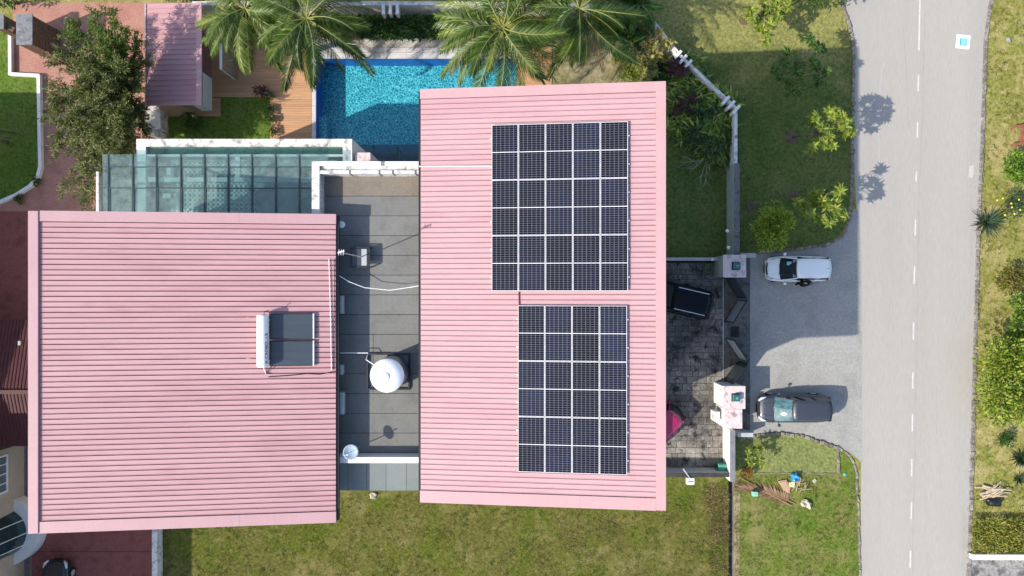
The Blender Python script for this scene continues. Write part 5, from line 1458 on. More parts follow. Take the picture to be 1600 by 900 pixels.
# ---------------------------------------------------------------- palms
FROND = leafm('coconut_frond', [(.035, .085, .013), (.085, .15, .026), (.20, .26, .055)], .35, .4)
FROND_D = leafm('dark_frond', [(.018, .05, .008), (.035, .08, .014), (.075, .13, .026)], .3, .4)
FROND_Y = leafm('yellow_frond', [(.07, .13, .02), (.17, .235, .042), (.34, .37, .10)], .35, .4)
RACH = plain('rachis', (.22, .24, .06), .5, .4)
RACHB = plain('brown_rachis', (.30, .19, .09), .6, .3)
def frond_mesh(name, L_, rise, droop, lmax, n, mat, rach, seed, hang=.6, wid=.04):
    g = np.random.default_rng(seed)
    t = np.linspace(0, 1, 14)
    yaw = g.uniform(-.7, .7)
    ax = np.stack([L_ * t * (1 - .12 * t * droop), L_ * yaw * t ** 2 * .5, L_ * (rise * t - droop * t ** 2.1)], 1)
    mb = MB(); mb.m = 1
    mb.tube([tuple(p) for p in ax], list(np.linspace(.035, .008, 14)), 5)
    mb.m = 0
    for s in (-1, 1):
        for k in range(n):
            tt = .14 + .85 * (k + g.uniform(0, .6)) / n
            p = np.array([np.interp(tt, t, ax[:, j]) for j in range(3)])
            tan = np.array([np.interp(min(tt + .03, 1), t, ax[:, j]) - np.interp(tt - .03, t, ax[:, j]) for j in range(3)]); tan /= np.linalg.norm(tan)
            side = np.cross(tan, [0, 0, 1]); side /= np.linalg.norm(side); side *= s
            ln = lmax * (.35 + .65 * math.sin(math.pi * min(1, .12 + tt * .86)) ** .7) * g.uniform(.82, 1.1)
            d = side * (1 - .55 * tt) + tan * (.45 + .7 * tt) + np.array([0, 0, .10 - hang * g.uniform(.1, 1.0)]); d /= np.linalg.norm(d)
            q1 = p + d * ln * .5; q2 = p + d * ln + np.array([0, 0, -ln * hang * g.uniform(.3, .7)])
            nn = np.cross(d, [0, 0, 1]); nn /= max(np.linalg.norm(nn), 1e-3)
            w = nn * wid * g.uniform(.8, 1.2)
            dz = np.array([0, 0, wid * .4])
            mb.add([p - w * .35, p + w * .35, q1 + w * .5 + dz, q1 - w * .5 - dz, q2], [(0, 1, 2, 3), (3, 2, 4)])
    return mb.mesh(name, [mat, rach])
def palm(label, px, py, hc, L_, n, az0, mats, seed, lean=(0, 0), rises=(.15, .75), trunk_r=.16, name='coconut_palm', group=None, lmax=.75, base=None, nuts=True, wid=.04):
    c = P(px, py, hc)
    b = P(*base) if base else Vector((c.x + lean[0], c.y + lean[1], 0))
    root = empty(name, b, label, 'palm', group)
    g = random.Random(seed)
    mid = b.lerp(c, .5) + Vector(((b.x - c.x) * .15, (b.y - c.y) * .15, 0))
    if hc > 1:
        tr = MB().tube([b + Vector((0, 0, -.05)), b.lerp(mid, .5), mid, mid.lerp(c, .6), c], [trunk_r * 1.5, trunk_r, trunk_r * .9, trunk_r * .85, trunk_r * .9], 12).build('trunk', BARK, root, smooth=True)
    ms = []
    for k in range(10):
        f = (k // 2) / 4
        ms.append(frond_mesh('frond', L_ * (1 - .18 * f), rises[0] + (rises[1] - rises[0]) * f, .42 + .12 * (1 - f), lmax, 50, mats[(k * 3 // 2) % len(mats)], RACH, seed * 11 + k, hang=.45 + .12 * (k % 4), wid=wid))
    for i in range(n):
        lev = i / n
        o = link('frond', ms[2 * min(4, int(lev * 5)) + g.randrange(2)], root, c - b + Vector((0, 0, .1 * lev)))
        o.rotation_euler = (g.uniform(-.45, .45), g.uniform(-.12, .16), az0 + i * 2.39996 + g.uniform(-.35, .35))
        s_ = g.uniform(.72, 1.1); o.scale = (s_, s_, s_)
    if nuts:
        dm = frond_mesh('dry_frond', L_ * .8, -.35, .3, lmax * .8, 34, leafm('dead_frond', [(.20, .13, .06), (.32, .22, .11)], .15, .8), RACHB, seed + 500, .8, .03)
        for k in range(3):
            o = link('dry_frond', dm, root, c - b + Vector((0, 0, -.1))); o.rotation_euler = (0, 0, az0 + 1 + k * 2.2)
        for k in range(5):
            t = k * 1.3
            MB().lathe(c + Vector((math.cos(t) * .28, math.sin(t) * .28, -.3)), [(.02, -.13), (.09, -.07), (.11, 0), (.09, .08), (.02, .13)], 10).build('coconut', plain('coconut', (.18, .17, .05), .5, .4), root, smooth=True)
    return root
palm('coconut palm spreading fronds over the outbuilding roof and deck', 384, 14, 6.0, 3.6, 24, 3.6, [FROND, FROND_Y], 3, base=(420, 54), lmax=.85)
palm('coconut palm arching over the deck end of the pool', 480, 30, 6.4, 4.0, 32, .9, [FROND, FROND_D, FROND], 4, base=(484, 82), lmax=.85)
palm('tall pale coconut palm arching over the roof corner end of the pool', 785, 44, 7.0, 4.2, 34, .2, [FROND_Y, FROND, FROND_Y], 5, base=(818, 76), lmax=.9)
palm('dark coconut palm between the pool deck and the croton bed', 905, 14, 6.6, 4.0, 28, 2.2, [FROND_D, FROND], 6, lmax=.85)
palm('small bright fan of palm leaves growing in the croton bed', 985, 68, 1.6, 1.5, 12, 1.1, [leafm('bright_frond', [(.04, .13, .02), (.08, .2, .035)], .35)], 7, name='garden_palm', lmax=.42, trunk_r=.06, nuts=False)
palm('bright feathery palm at the back of the croton bed', 1000, 8, 2.4, 1.8, 13, .4, [leafm('bright_frond', [(.04, .13, .02), (.08, .2, .035)], .35)], 8, name='garden_palm', lmax=.45, trunk_r=.07, nuts=False)
# fallen dry frond
me = frond_mesh('dry_frond', 3.7, .05, .03, .75, 70, leafm('dry_frond', [(.22, .13, .085), (.34, .22, .15), (.17, .10, .075)], .15, .8), RACHB, 77, .25, .035)
o = link('dry_palm_frond', me, None, P(1243, 787) + Vector((0, 0, .06))); o.rotation_euler = (0, 0, R(152))
thing(o, 'large dry brown palm frond lying on the corner lawn', 'palm frond')
o = MB().tube([P(1155, 745) + Vector((0, 0, .1)), P(1190, 765) + Vector((0, 0, .12)), P(1235, 789) + Vector((0, 0, .08))], [.02, .035, .05], 6).build('dry_stalk', RACHB); thing(o, 'bare yellow palm stalk lying beside the dry frond', 'stalk')

# ---------------------------------------------------------------- rosette trees on the front lawn
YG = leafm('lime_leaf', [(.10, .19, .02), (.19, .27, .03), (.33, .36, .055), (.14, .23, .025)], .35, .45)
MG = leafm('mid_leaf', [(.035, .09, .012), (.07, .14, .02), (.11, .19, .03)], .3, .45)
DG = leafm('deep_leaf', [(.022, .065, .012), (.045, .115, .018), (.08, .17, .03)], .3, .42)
def rosette_tree(label, base, hub, tips, mat, ln=.40, wd=.125, per=19, group=None, name='young_tree', tr=.045, cat='tree'):
    """base pixel, hub (x, y, h) and leaf-tuft tips (x, y, h), all where the photograph shows them"""
    b = P(*base); hb = P(*hub)
    root = empty(name, b, label, cat, group)
    br = MB()
    br.tube([b + Vector((0, 0, -.05)), b.lerp(hb, .5) + Vector((.03, .02, .1)), hb], [tr * 1.3, tr, tr * .7], 7)
    br.build('trunk', BARK, root, smooth=True)
    pos, ds, L_, up = [], [], [], []
    for (x, y, h) in tips:
        p = P(x, y, h)
        MB().tube([hb.lerp(b, .12), hb.lerp(p, .5) + Vector((0, 0, -.08)), p], [tr * .55, tr * .4, tr * .25], 5).build('branch', BARK, root)
        for _ in range(2):
            q = np.array(p) + RNG.normal(0, .09, 3)
            m_ = per
            a = RNG.uniform(0, 2 * math.pi, m_); e = RNG.uniform(-.35, .75, m_)
            ds.append(np.stack([np.cos(a) * np.cos(e), np.sin(a) * np.cos(e), np.sin(e)], 1)); pos.append(np.repeat(q[None], m_, 0) + RNG.normal(0, .03, (m_, 3))); L_.append(RNG.uniform(.65, 1.1, m_) * ln)
    pos, ds, L_ = np.concatenate(pos), np.concatenate(ds), np.concatenate(L_)
    me = leaves_mesh('foliage', pos - np.array(b), ds, L_, wd, mat, .2, np.repeat(np.array([[0, 0, 1.0]]), len(pos), 0) + RNG.normal(0, .25, (len(pos), 3)))
    link('foliage', me, root)
    return root
def tipset(pts, h0, h1):
    return [(x, y, random.Random(int(x * 7 + y)).uniform(h0, h1)) for x, y in pts]
rosette_tree('young tree with lime leaf tufts on the sunny part of the front lawn', (1162, 31), (1190, 22, 2.4),
             tipset([(1168, 24), (1178, 16), (1183, 34), (1190, 5), (1195, 22), (1198, 40), (1205, 12), (1212, 28), (1218, 8), (1222, 20), (1226, -2), (1199, 52), (1196, 62), (1208, 0), (1230, 12), (1176, 30), (1186, 44), (1205, 36), (1215, 16)], 2.6, 3.4), YG)
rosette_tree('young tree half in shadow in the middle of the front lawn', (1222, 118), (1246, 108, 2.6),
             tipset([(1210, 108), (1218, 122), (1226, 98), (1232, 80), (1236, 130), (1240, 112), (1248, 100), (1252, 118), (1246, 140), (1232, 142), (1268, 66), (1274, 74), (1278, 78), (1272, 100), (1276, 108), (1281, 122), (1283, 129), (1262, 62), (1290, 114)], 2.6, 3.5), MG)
rosette_tree('leaning young tree with lime tufts standing in a round soil ring', (1238, 215), (1278, 208, 3.2),
             tipset([(1268, 190), (1274, 184), (1282, 198), (1296, 176), (1304, 182), (1310, 174), (1312, 190), (1320, 200), (1328, 206), (1322, 212), (1308, 206), (1298, 214), (1288, 222), (1302, 228), (1276, 224), (1268, 232), (1292, 204), (1314, 186), (1330, 196)], 3.7, 4.6), YG)
rosette_tree('leaning young tree with sparse lime tufts near the kerb corner', (1242, 307), (1275, 306, 3.0),
             tipset([(1250, 314), (1258, 320), (1264, 310), (1278, 305), (1283, 315), (1277, 322), (1280, 341), (1296, 318), (1304, 316), (1313, 298), (1309, 302), (1303, 330), (1308, 338), (1300, 345), (1317, 334), (1320, 330), (1262, 336)], 3.2, 4.2), YG)
SOIL = surf('soil', [(.10, .065, .045), (.17, .12, .085)], 3, 20, .4, .95, .5)
for x, y, r_, lab in ((1236, 215, .38, 'round soil ring at the foot of the leaning lime tree'), (1240, 307, .34, 'round soil patch at the foot of the sparse lime tree'), (1162, 31, .3, 'sandy soil ring at the foot of the sunny young tree'), (1172, 322, .3, 'soil ring beside the fine leaved sapling')):
    c = P(x, y); q = MB().lathe((c.x, c.y, .02), [(r_, 0), (r_ * .96, .05), (r_ * .6, .07), (.02, .06)], 18).build('soil_ring', SOIL, smooth=False); thing(q, lab, 'soil')
    MB().lathe((c.x, c.y, .02), [(r_ * 1.12, 0), (r_ * 1.1, .03), (r_ * 1.0, .035)], 18).build('rim', SOIL, q)
bush('fine_leaved_sapling', 'bushy fine leaved yellow green sapling in shade near the white car', 'tree', 1204, 352, 34, 3.2, leafm('sapling_leaf', [(.14, .24, .025), (.26, .36, .04), (.36, .44, .07)], .35), 2000, (.24, .10), 14, None, (.8, 1.15), None, (1176, 350))
rosette_tree('small lime green shrub on the island lawn beside the wall', (1168, 712), (1178, 712, 1.1),
             tipset([(1176, 698), (1183, 703), (1172, 708), (1180, 713), (1188, 710), (1185, 721), (1178, 724), (1191, 726), (1193, 718), (1170, 716), (1188, 698)], 1.1, 1.7), YG, .24, .1, 15, None, 'lime_shrub', .03, 'shrub')
bush('orange_shrub', 'low rusty orange shrub at the tip of the dry frond', 'shrub', 1167, 735, 12, .7, leafm('orange_leaf', [(.22, .09, .02), (.32, .16, .03), (.15, .10, .03)], .25), 260, (.16, .07), 5)
# leafless twigs on the side lawn
root = empty('bare_shrub', P(1103, 252), 'leafless twiggy shrub leaning over the shaded side lawn', 'shrub')
TW = plain('pale_twig', (.30, .28, .24), .8, .3)
def twig(a, b, r, depth, g):
    m_ = a.lerp(b, .5) + Vector((g.uniform(-.1, .1), g.uniform(-.1, .1), .08))
    MB().tube([a, m_, b], [r, r * .7, r * .35], 5).build('twig', TW, root)
    if depth:
        for _ in range(3):
            d = (b - a); e = m_ if g.random() < .5 else a.lerp(b, .75)
            q = Matrix.Rotation(g.uniform(-.7, .7), 3, 'Z') @ d * g.uniform(.4, .7)
            twig(e, e + q, r * .6, depth - 1, g)
g = random.Random(4)
for x, y in ((1062, 254), (1078, 268), (1092, 284), (1102, 288), (1085, 256)): twig(P(1104, 248, .6), P(x, y, 1.2), .022, 1, g)

# ---------------------------------------------------------------- garden beds
CRO = leafm('croton_leaf', [(.38, .34, .10), (.48, .42, .15), (.26, .27, .07), (.20, .10, .05)], .3, .45)
def croton(label, tips, base, mat=CRO, ln=.36, wd=.13, group=None, name='croton'):
    x0 = sum(t[0] for t in tips) / len(tips); y0 = sum(t[1] for t in tips) / len(tips)
    return rosette_tree(label, base, (x0, y0, tips[0][2] * .6), tips, mat, ln, wd, 16, group, name, .03, 'shrub')
croton('tall cream yellow croton at the outer edge of the bed', tipset([(1020, 62), (1029, 55), (1038, 62), (1044, 74), (1035, 76), (1026, 70), (1045, 66), (1018, 76), (1028, 84)], 1.5, 2.1), (1024, 78))
croton('cream yellow croton beside the bright palm', tipset([(998, 72), (1006, 66), (992, 82), (1002, 84), (1012, 80), (1006, 94), (996, 96), (1016, 92), (1004, 42), (1008, 36), (1002, 52), (1004, 58)], 1.3, 1.9), (998, 88))
croton('olive yellow croton close to the roof corner', tipset([(1012, 108), (1004, 112), (1020, 104), (1024, 114), (1014, 116), (1008, 120)], .9, 1.3), (1008, 112), leafm('olive_croton', [(.20, .22, .06), (.28, .27, .08), (.14, .17, .04)], .3))
bush('lime_shrub', 'bright lime green shrub by the sandy lawn edge', 'shrub', 986, 112, 24, 1.1, leafm('lime_shrub', [(.20, .27, .03), (.32, .36, .05), (.14, .22, .03)], .35), 900, (.17, .08), 9, None, (1, .9))
bush('lime_shrub', 'small lime shrub tucked between palm and croton', 'shrub', 970, 88, 12, .9, leafm('lime_shrub', [(.2, .27, .03), (.32, .36, .05)], .35), 300, (.17, .08), 5)
REDL_ = leafm('cordyline_leaf', [(.06, .018, .02), (.11, .026, .035), (.035, .02, .015)], .25, .45)
croton('dark crimson cordyline beside the slanting wall fins', tipset([(1050, 100), (1058, 104), (1066, 110), (1062, 98), (1054, 112), (1072, 112), (1046, 110)], 1.2, 1.7), (1056, 106), REDL_, .42, .1, None, 'cordyline')
croton('maroon cordyline near the roof edge in the leafy bed', tipset([(1060, 166), (1066, 160), (1072, 168), (1056, 174)], 1.0, 1.3), (1062, 168), REDL_, .34, .08, None, 'cordyline')
croton('small maroon cordyline half hidden in the leafy bed', tipset([(1082, 148), (1086, 154), (1080, 156)], 1.1, 1.4), (1080, 154), REDL_, .3, .08, None, 'cordyline')
HEL = leafm('heliconia_leaf', [(.06, .13, .02), (.14, .24, .035), (.28, .38, .06), (.46, .50, .13)], .35, .38)
def spear_clump(label, px, py, r, hgt, n, mat, group=None, name='leafy_clump', ln=.68, wd=.14, cat='plant'):
    c = P(px, py)
    root = empty(name, c, label, cat, group)
    a = RNG.uniform(0, 2 * math.pi, n); q = np.sqrt(RNG.uniform(0, 1, n)) * r
    pos = np.stack([np.cos(a) * q, np.sin(a) * q, RNG.uniform(.35, .85, n) * hgt], 1)
    b = RNG.uniform(0, 2 * math.pi, n); e = RNG.uniform(-.35, .6, n)
    d = np.stack([np.cos(b) * np.cos(e), np.sin(b) * np.cos(e), np.sin(e)], 1)
    link('foliage', leaves_mesh('foliage', pos, d, RNG.uniform(.6, 1.15, n) * ln, wd, mat, .15), root)
    st = MB()
    for k in range(0, min(n, 14)): st.tube([(c.x + pos[k][0] * .5, c.y + pos[k][1] * .5, -.02), tuple(np.array(c) + pos[k])], [.02, .008], 4)
    st.build('stem', MATS['mid_stem'], root)
    return root
plain('mid_stem', (.08, .12, .03), .6, .3)
spots = []
rr = random.Random(12)
for y in range(108, 258, 15):
    xl = 1042; xr = 1070 + (y - 85) * .86 if y < 175 else 1142
    x = xl + rr.uniform(0, 8)
    while x < xr - 6:
        if not (y > 195 and x < 1042 + (y - 195) * .9): spots.append((x, y + rr.uniform(-4, 4)))
        x += rr.uniform(15, 20)
for x, y in spots:
    light = rr.random() < .75
    where = 'along the white garden wall' if x > (1070 + (y - 85) * .86 if y < 175 else 1142) - 24 else 'beside the pink roof edge' if x < 1066 else 'in the middle of the shaded bed'
    spear_clump(('clump of yellow green spear leaves ' if light else 'clump of plain deep green leaves ') + where, x, y, .48, rr.uniform(.8, 1.4), 85, HEL if light else DG, ('spear leaf clumps ' if light else 'deep green clumps ') + where)
bush('variegated_shrub', 'round pale flecked shrub in the leafy bed nearer the roof', 'shrub', 1082, 214, 17, 1.5, leafm('flecked_leaf', [(.03, .08, .02), (.06, .12, .03), (.22, .28, .16)], .3), 800, (.13, .07), 8)
bush('variegated_shrub', 'round pale flecked shrub at the grey wall end of the bed', 'shrub', 1112, 232, 22, 1.6, leafm('flecked_leaf', [(.03, .08, .02), (.06, .12, .03)], .3), 1200, (.13, .07), 10)
bush('dense_shrub', 'dense dark shrub between the two garden palms', 'shrub', 968, 40, 30, 2.6, DG, 1300, (.28, .11), 11)
bush('dense_shrub', 'tall dark leafy shrub at the back of the croton bed', 'shrub', 978, -8, 34, 3.4, DG, 1300, (.28, .11), 11)
bush('dense_shrub', 'dark low shrub under the croton near the roof corner', 'shrub', 1030, 118, 22, 1.0, DG, 700, (.24, .1), 8)
# hedge by the pool
def hedge(name, label, x0, x1, y0, y1, hgt, mat, n, leaf):
    a, b = P(x0, y1, hgt * .7), P(x1, y0, hgt * .7)
    root = empty(name, ((a.x + b.x) / 2, (a.y + b.y) / 2, 0), label, 'hedge')
    p = np.stack([RNG.uniform(a.x, b.x, n), RNG.uniform(a.y, b.y, n), np.zeros(n)], 1)
    p[:, 2] = hgt * (.55 + .4 * RNG.uniform(0, 1, n) ** .6) + .12 * np.sin(p[:, 0] * 4.1) * np.cos(p[:, 1] * 5)
    d = RNG.normal(0, .8, (n, 3)) + np.array([0, 0, .5])
    link('foliage', leaves_mesh('foliage', p - np.array(wloc(root)), d, RNG.uniform(.7, 1.2, n) * leaf[0], leaf[1], mat), root)
    st = MB(); k = 0; x = a.x + .2
    while x < b.x:
        y = (a.y + b.y) / 2 + .15 * math.sin(k * 2.1); st.tube([(x, y, -.02), (x + .05, y, hgt * .75)], [.04, .02], 5); x += .55; k += 1
    st.build('stem', BARK, root)
    return root
hedge('clipped_hedge', 'glossy dark green hedge between the pool and the white wall', 540, 702, 27, 62, 1.1, DG, 3600, (.24, .11))
hedge('verge_hedge', 'yellow green clipped hedge bed beside the low white wall', 1518, 1640, 809, 862, .5, leafm('verge_hedge', [(.12, .17, .018), (.22, .25, .03), (.38, .33, .08), (.08, .14, .015)], .3), 3400, (.2, .075))
for x, y, lab in ((412, 145, 'dark red potted plant at the deck corner'),):
    spear_clump(lab, x, y, .3, .8, 40, REDL_, None, 'bromeliad', .45, .1)
spear_clump('small spiky green plant beside the dark red plant on the deck', 424, 150, .2, .5, 24, MG, None, 'spiky_plant', .35, .07)
for x, y, lab in ((424, 172, 'small round shrub in the middle of the deck edge row'), (425, 188, 'small round shrub further along the deck edge row'), (427, 206, 'loose low shrub by the atrium at the deck edge')):
    bush('edge_shrub', lab, 'shrub', x, y, 8, .5, leafm('grey_green', [(.08, .11, .04), (.14, .16, .07)], .3), 220, (.12, .06), 4)
bush('patio_shrub', 'shrub in shade below the outbuilding on the patio lawn', 'shrub', 300, 196, 20, .9, MG, 500, (.18, .08), 7)
# verge plants across the road
def agave(label, px, py, n, ln, mat, cat='plant', seed=1):
    c = P(px, py); root = empty('agave', c, label, cat)
    g = random.Random(seed)
    for k in range(n):
        t = k * 2.39996; e = .15 + 1.0 * (k / n)
        d = Vector((math.cos(t) * math.cos(e), math.sin(t) * math.cos(e), math.sin(e))); l_ = ln * g.uniform(.8, 1.1)
        s = d.cross(Vector((0, 0, 1))).normalized() * .035; u = s.cross(d).normalized() * .02
        p0 = c + Vector((0, 0, .1 + .2 * k / n)); p1 = p0 + d * l_ * .5; p2 = p0 + d * l_ - Vector((0, 0, .08 * l_))
        MB().add([p0 - s * .7, p0 + s * .7, p1 + s * 1.3 + u, p1 - s * 1.3 + u, p2, p0 - u, p1 - u], [(0, 5, 6, 3), (5, 1, 2, 6), (3, 6, 4), (6, 2, 4)]).build('leaf', mat, root)
    MB().lathe(c, [(.1, -.02), (.12, .12), (.05, .3)], 10).build('core', mat, root)
    return root
AG = plain('agave_leaf', (.035, .075, .04), .45, .4, 0, 0, .4)
agave('large dark spiky agave beside the road kerb', 1536, 349, 46, 1.25, AG)
agave('dark grassy spiky plant behind the branch pile', 1588, 715, 40, .8, plain('dark_blade', (.02, .05, .015), .5, .4), seed=3)
agave('small spiky plant near the branch pile', 1587, 748, 22, .5, plain('dark_blade', (.03, .06, .02), .5, .4), seed=4)
bush('flowering_shrub', 'blue green shrub dotted with yellow flowers behind the agave', 'shrub', 1584, 322, 24, 1.0, leafm('bluegreen_leaf', [(.035, .085, .035), (.06, .12, .05), (.08, .14, .05)], .3), 700, (.14, .07), 8)
fs_ = bpy.data.objects['flowering_shrub']
for k, (x, y) in enumerate(((1558, 313), (1567, 310), (1581, 324), (1570, 336), (1580, 318), (1585, 334), (1594, 328), (1592, 312))):
    c = P(x, y, 1.05)
    MB().lathe(c, [(.02, -.04), (.05, 0), (.065, .02), (.03, .04)], 8).build('flower', plain('yellow_flower', (.62, .55, .06), .7, .2), fs_)
bush('leafy_shrub', 'bright green leafy shrub beside the red bench', 'shrub', 1588, 262, 25, 1.6, leafm('bright_shrub', [(.08, .17, .02), (.15, .26, .03), (.20, .30, .04)], .35), 900, (.26, .12), 9)
bush('olive_shrub', 'compact olive croton bush on the road verge', 'shrub', 1580, 436, 25, 1.2, leafm('olive_leaf', [(.07, .075, .012), (.14, .13, .02), (.24, .20, .035)], .25), 1300, (.14, .08), 10)
bush('leafy_shrub', 'pale green shrub above the big verge tree', 'shrub', 1596, 478, 26, 1.6, leafm('pale_green_leaf', [(.14, .24, .03), (.22, .32, .05)], .35), 500, (.26, .12), 8)
bush('leafy_shrub', 'broad leaved green shrub touching the big verge tree', 'shrub', 1592, 528, 30, 2.4, leafm('bright_shrub', [(.08, .17, .02)], .35), 700, (.32, .15), 9)
bush('verge_tree', 'large yellow green leafy tree on the road verge', 'tree', 1572, 594, 60, 3.6, leafm('verge_tree_leaf', [(.11, .19, .018), (.21, .30, .03), (.36, .42, .07), (.06, .12, .012)], .3), 4600, (.28, .12), 22, None, (.85, 1.2), None, (1565, 600))
bush('dark_shrub', 'dark low shrub below the big verge tree', 'shrub', 1570, 688, 14, .6, DG, 300, (.2, .06), 5)
bush('top_tree', 'leafy tree by the stone kerb bend of the front lawn', 'tree', 1285, -28, 44, 3.6, MG, 1800, (.3, .11), 14, None, (1.3, .8))

# ---------------------------------------------------------------- the big feathery tree on the left
hub0 = P(208, 168); tree = empty('feathery_tree', hub0, 'big feathery evergreen tree overhanging the pink paving', 'tree')
top = P(196, 150, 3.6)
MB().tube([hub0 + Vector((0, 0, -.05)), hub0.lerp(top, .5), top], [.2, .16, .12], 12).build('trunk', BARK, tree, smooth=True)
tips = [(104, 52, 5.2), (118, 34, 5.6), (150, 22, 6.0), (176, 22, 6.0), (196, 44, 5.6), (216, 66, 5.0), (226, 96, 4.6), (84, 92, 4.6), (100, 78, 5.4), (78, 138, 4.2), (72, 182, 4.0), (86, 160, 5.2), (88, 212, 4.2),
        (112, 236, 4.4), (84, 236, 3.6), (140, 262, 4.2), (118, 300, 3.0), (156, 296, 3.2), (190, 262, 4.0), (222, 176, 4.4), (228, 206, 3.8), (206, 236, 4.2), (160, 60, 6.6), (130, 90, 6.6), (122, 130, 6.6),
        (120, 180, 6.2), (150, 216, 6.0), (180, 210, 5.8), (190, 100, 6.4), (170, 130, 7.0), (150, 160, 6.8), (196, 170, 6.0), (100, 300, 2.2), (146, 330, 2.4), (176, 320, 2.2), (208, 256, 3.2), (204, 196, 5.2), (214, 130, 5.2), (176, 180, 6.2), (186, 66, 6.0), (140, 120, 6.8), (130, 268, 4.6), (160, 256, 5.0), (190, 286, 3.4), (128, 318, 2.8), (168, 300, 3.6), (200, 300, 2.6), (118, 208, 5.4), (96, 196, 5.2), (176, 236, 5.2)]
FEA = leafm('feathery_leaf', [(.06, .085, .02), (.12, .15, .04), (.24, .26, .09), (.085, .115, .03)], .25, .6, .7)
FEA2 = leafm('bright_feathery_leaf', [(.06, .12, .012), (.11, .18, .02), (.16, .22, .03)], .3, .55, .7)
limb = MB()
for grp, mat in ((0, FEA), (1, FEA2)):
    pos, ds = [], []
    for i, (x, y, h) in enumerate(tips):
        if (y < 75) != (grp == 1): continue
        tip = P(x, y, h)
        mid = top.lerp(tip, .5) + Vector((0, 0, .25))
        limb.tube([top, mid, tip], [.07, .045, .012], 5)
        for s_ in range(16):
            u = .25 + .77 * s_ / 16
            c = top.lerp(mid, u * 2) if u < .5 else mid.lerp(tip, (u - .5) * 2)
            main = (tip - top).normalized()
            for _ in range(2):
                side = Vector((RNG.normal(), RNG.normal(), RNG.normal() * .45)).normalized()
                d = (main * .9 + side * .8).normalized(); l_ = RNG.uniform(.35, .85) * (1.15 - .3 * u)
                q = c + d * l_
                limb.tube([c, q], [.012, .005], 3)
                m_ = 34
                f = RNG.uniform(.1, 1.05, m_)
                pts = np.array(c)[None] + np.array(d)[None] * (f * l_)[:, None] + RNG.normal(0, .07, (m_, 3))
                pos.append(pts); ds.append(np.array(d)[None] * .8 + RNG.normal(0, .6, (m_, 3)))
    pos, ds = np.concatenate(pos), np.concatenate(ds)
    link('foliage', leaves_mesh('foliage', pos - np.array(hub0), ds, RNG.uniform(.14, .28, len(pos)), RNG.uniform(.035, .065, len(pos)), mat), tree)
limb.build('limb', BARK, tree)
# little plants on paving edges
bush('creeper', 'small green weed on the low white garden wall corner', 'plant', 57, 283, 8, .35, MG, 160, (.14, .07), 4)
bush('creeper', 'small green weed where the garden wall leaves the paving', 'plant', 30, 312, 8, .35, MG, 160, (.14, .07), 4)
for x, y, lab in ((41, 506, 'small sprig growing by the maroon roof top edge'), (40, 620, 'sprig growing at the maroon roof ridge'), (40, 662, 'sprig growing near the maroon roof foot')):
    bush('sprig', lab, 'plant', x, y, 8, 4.6 if y > 510 else .6, leafm('sprig_leaf', [(.12, .17, .03), (.2, .24, .05)], .3), 90, (.16, .08), 4)
# palms off to the left throw feathery shadows on the garden lawn
palm('young palm at the edge of the garden lawn', -48, 205, 3.0, 2.2, 13, .5, [FROND], 15, name='garden_palm', lmax=.5, trunk_r=.1, nuts=False)
bush('dark_foliage', 'dark foliage mass above the garden pier', 'shrub', 8, -6, 26, 2.0, DG, 500, (.26, .1), 7)
bush('dark_foliage', 'dark foliage along the far edge of the pink paving', 'shrub', 130, -22, 30, 1.6, DG, 500, (.26, .1), 7, None, (2.4, .5))
bush('dark_foliage', 'dark foliage between the outbuilding and the white wall', 'shrub', 290, -8, 22, 1.6, DG, 500, (.26, .1), 7, None, (1.6, .6))
bush('dark_foliage', 'shaded undergrowth below the palms beside the white wall', 'shrub', 400, 30, 26, 1.4, DG, 800, (.26, .1), 8, None, (2.4, .7))
bush('dark_foliage', 'shaded undergrowth between the pool palms and the deck', 'shrub', 840, 45, 26, 1.4, DG, 700, (.26, .1), 8, None, (1.6, .7))

# ---------------------------------------------------------------- grass blades over the lawns
def inside(poly, p):
    x, y = p[:, 0], p[:, 1]; r = np.zeros(len(p), bool); n = len(poly)
    for i in range(n):
        x0, y0 = poly[i]; x1, y1 = poly[(i + 1) % n]
        if y0 == y1: continue
        c = ((y0 > y) != (y1 > y)) & (x < (x1 - x0) * (y - y0) / (y1 - y0) + x0)
        r ^= c
    return r
def blades(name, label, poly, dens, hgt, mat, z, tuft=False):
    w = XY(poly); xs = [p[0] for p in w]; ys = [p[1] for p in w]
    n = int((max(xs) - min(xs)) * (max(ys) - min(ys)) * dens)
    p = np.stack([RNG.uniform(min(xs), max(xs), n), RNG.uniform(min(ys), max(ys), n)], 1)
    p = p[inside(w, p)]
    clump = np.sin(p[:, 0] * 1.7 + 1.3 * np.sin(p[:, 1] * 1.1)) * np.cos(p[:, 1] * 1.9 + np.sin(p[:, 0])) 
    clump2 = np.sin(p[:, 0] * 5.3 + 2 * np.sin(p[:, 1] * 3.7)) * np.cos(p[:, 1] * 6.1 + 2 * np.sin(p[:, 0] * 2.9))
    p = p[(RNG.uniform(0, 1, len(p)) < .55 + .45 * clump) if not tuft else (clump2 > .72)]
    n = len(p); a = RNG.uniform(0, 2 * math.pi, n); e = RNG.uniform(.15, 1.0, n)
    d = np.stack([np.cos(a) * np.cos(e), np.sin(a) * np.cos(e), np.sin(e)], 1)
    pos = np.concatenate([p, np.full((n, 1), z)], 1)
    o = link(name, leaves_mesh(name, pos, d, RNG.uniform(.6, 1.3, n) * hgt, .022, mat, .1))
    return tag(o, label, 'grass', None, 'stuff')
def gm(name, cols): return leafm(name, cols, .2, .8, .5)
blades('grass', 'dry olive lawn grass below the two roofs', [(262, 770), (1137, 770), (1137, 910), (262, 910)], 130, .13, gm('olive_blade', [(.075, .10, .012), (.12, .125, .022), (.26, .21, .09)]), .012)
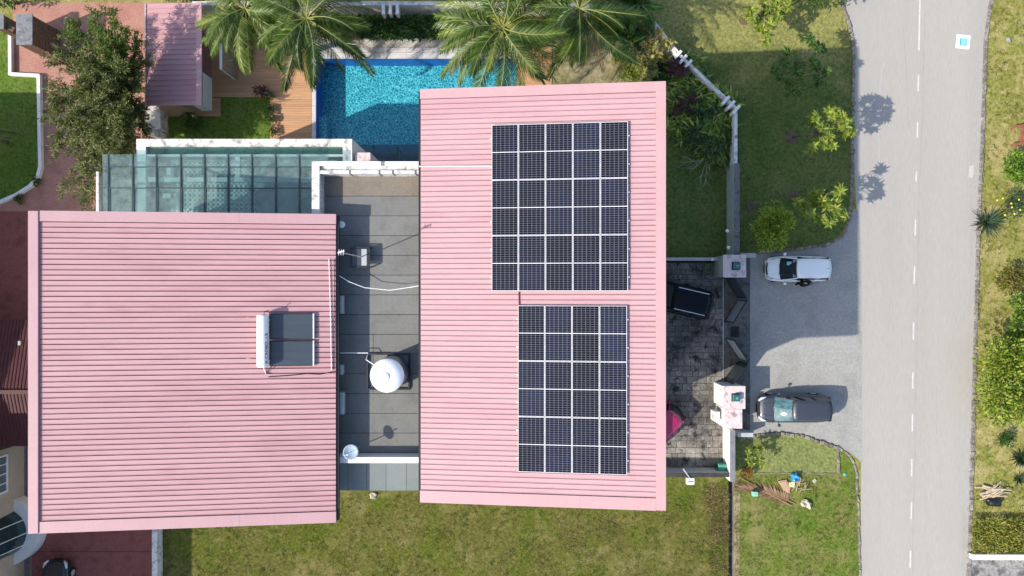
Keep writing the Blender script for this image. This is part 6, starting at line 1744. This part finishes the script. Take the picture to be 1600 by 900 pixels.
blades('grass', 'green front lawn grass beside the road', [(1062, 85), (1010, 20), (1000, -10), (1308, -10), (1320, 30), (1328, 60), (1330, 200), (1323, 343), (1290, 381), (1160, 393), (1153, 170)], 90, .09, gm('front_blade', [(.08, .125, .022), (.14, .17, .045), (.24, .235, .085)]), .03)
blades('grass', 'bright grass on the corner lawn', [(1149, 742), (1308, 742), (1336, 736), (1343, 905), (1147, 905)], 130, .12, gm('bright_blade', [(.07, .15, .014), (.14, .21, .03), (.24, .24, .07)]), .02)
blades('grass', 'short grass on the island lawn', [(1149, 690), (1250, 684), (1307, 704), (1307, 737), (1149, 737)], 60, .06, gm('isle_blade', [(.18, .22, .065), (.24, .26, .09)]), .03)
blades('grass', 'sunny grass on the road verge', [(1552, -8), (1541, 60), (1537, 200), (1531, 330), (1524, 560), (1519, 806), (1640, 806), (1640, -8)], 110, .11, gm('verge_blade', [(.15, .18, .032), (.25, .25, .06), (.38, .33, .14)]), 0)
blades('grass', 'grass on the garden lawn inside the low white wall', [(-30, 52), (19, 50), (19, 118), (63, 122), (65, 262), (49, 289), (0, 316), (-30, 326)], 110, .10, gm('left_blade', [(.07, .15, .015), (.12, .2, .03)]), .012)
blades('grass', 'grass on the small patio lawn', [(266, 185), (348, 183), (348, 155), (420, 155), (420, 230), (266, 230)], 120, .09, gm('left_blade', [(.07, .15, .015)]), .012)

TUFT = gm('tuft_blade', [(.06, .10, .012), (.11, .14, .024), (.20, .19, .06)])
STRAW = gm('straw_blade', [(.20, .16, .07), (.32, .26, .13), (.13, .12, .04)])
blades('grass_tufts', 'coarse weed tufts scattered over the dry lawn', [(268, 775), (1132, 772), (1132, 908), (268, 908)], 260, .2, TUFT, .012, True)
blades('grass_tufts', 'coarse weed tufts scattered over the road verge', [(1545, 5), (1541, 200), (1534, 330), (1528, 560), (1523, 800), (1640, 800), (1640, 5)], 260, .2, TUFT, 0, True)
blades('grass_tufts', 'coarse weed tufts scattered over the corner lawn', [(1160, 745), (1334, 745), (1340, 905), (1160, 905)], 260, .18, TUFT, .02, True)
blades('straw_grass', 'tall dry straw grass on the dry lawn bank of the ditch', [(1098, 756), (1137, 756), (1137, 908), (1112, 908)], 330, .3, STRAW, .012)
blades('straw_grass', 'dry straw grass on the corner lawn bank of the ditch', [(1147.5, 748), (1158, 748), (1155, 908), (1147.5, 908)], 330, .22, STRAW, .024)
blades('straw_grass', 'straw coloured patch in the dry lawn below the solar roof', [(860, 812), (930, 800), (985, 830), (960, 880), (890, 870)], 160, .14, STRAW, .012)
blades('straw_grass', 'long grass growing over the road kerb edge', [(1540, 60), (1544, 60), (1527, 560), (1517, 800), (1513.5, 800), (1522.5, 560), (1535, 200)], 200, .2, TUFT, 0)
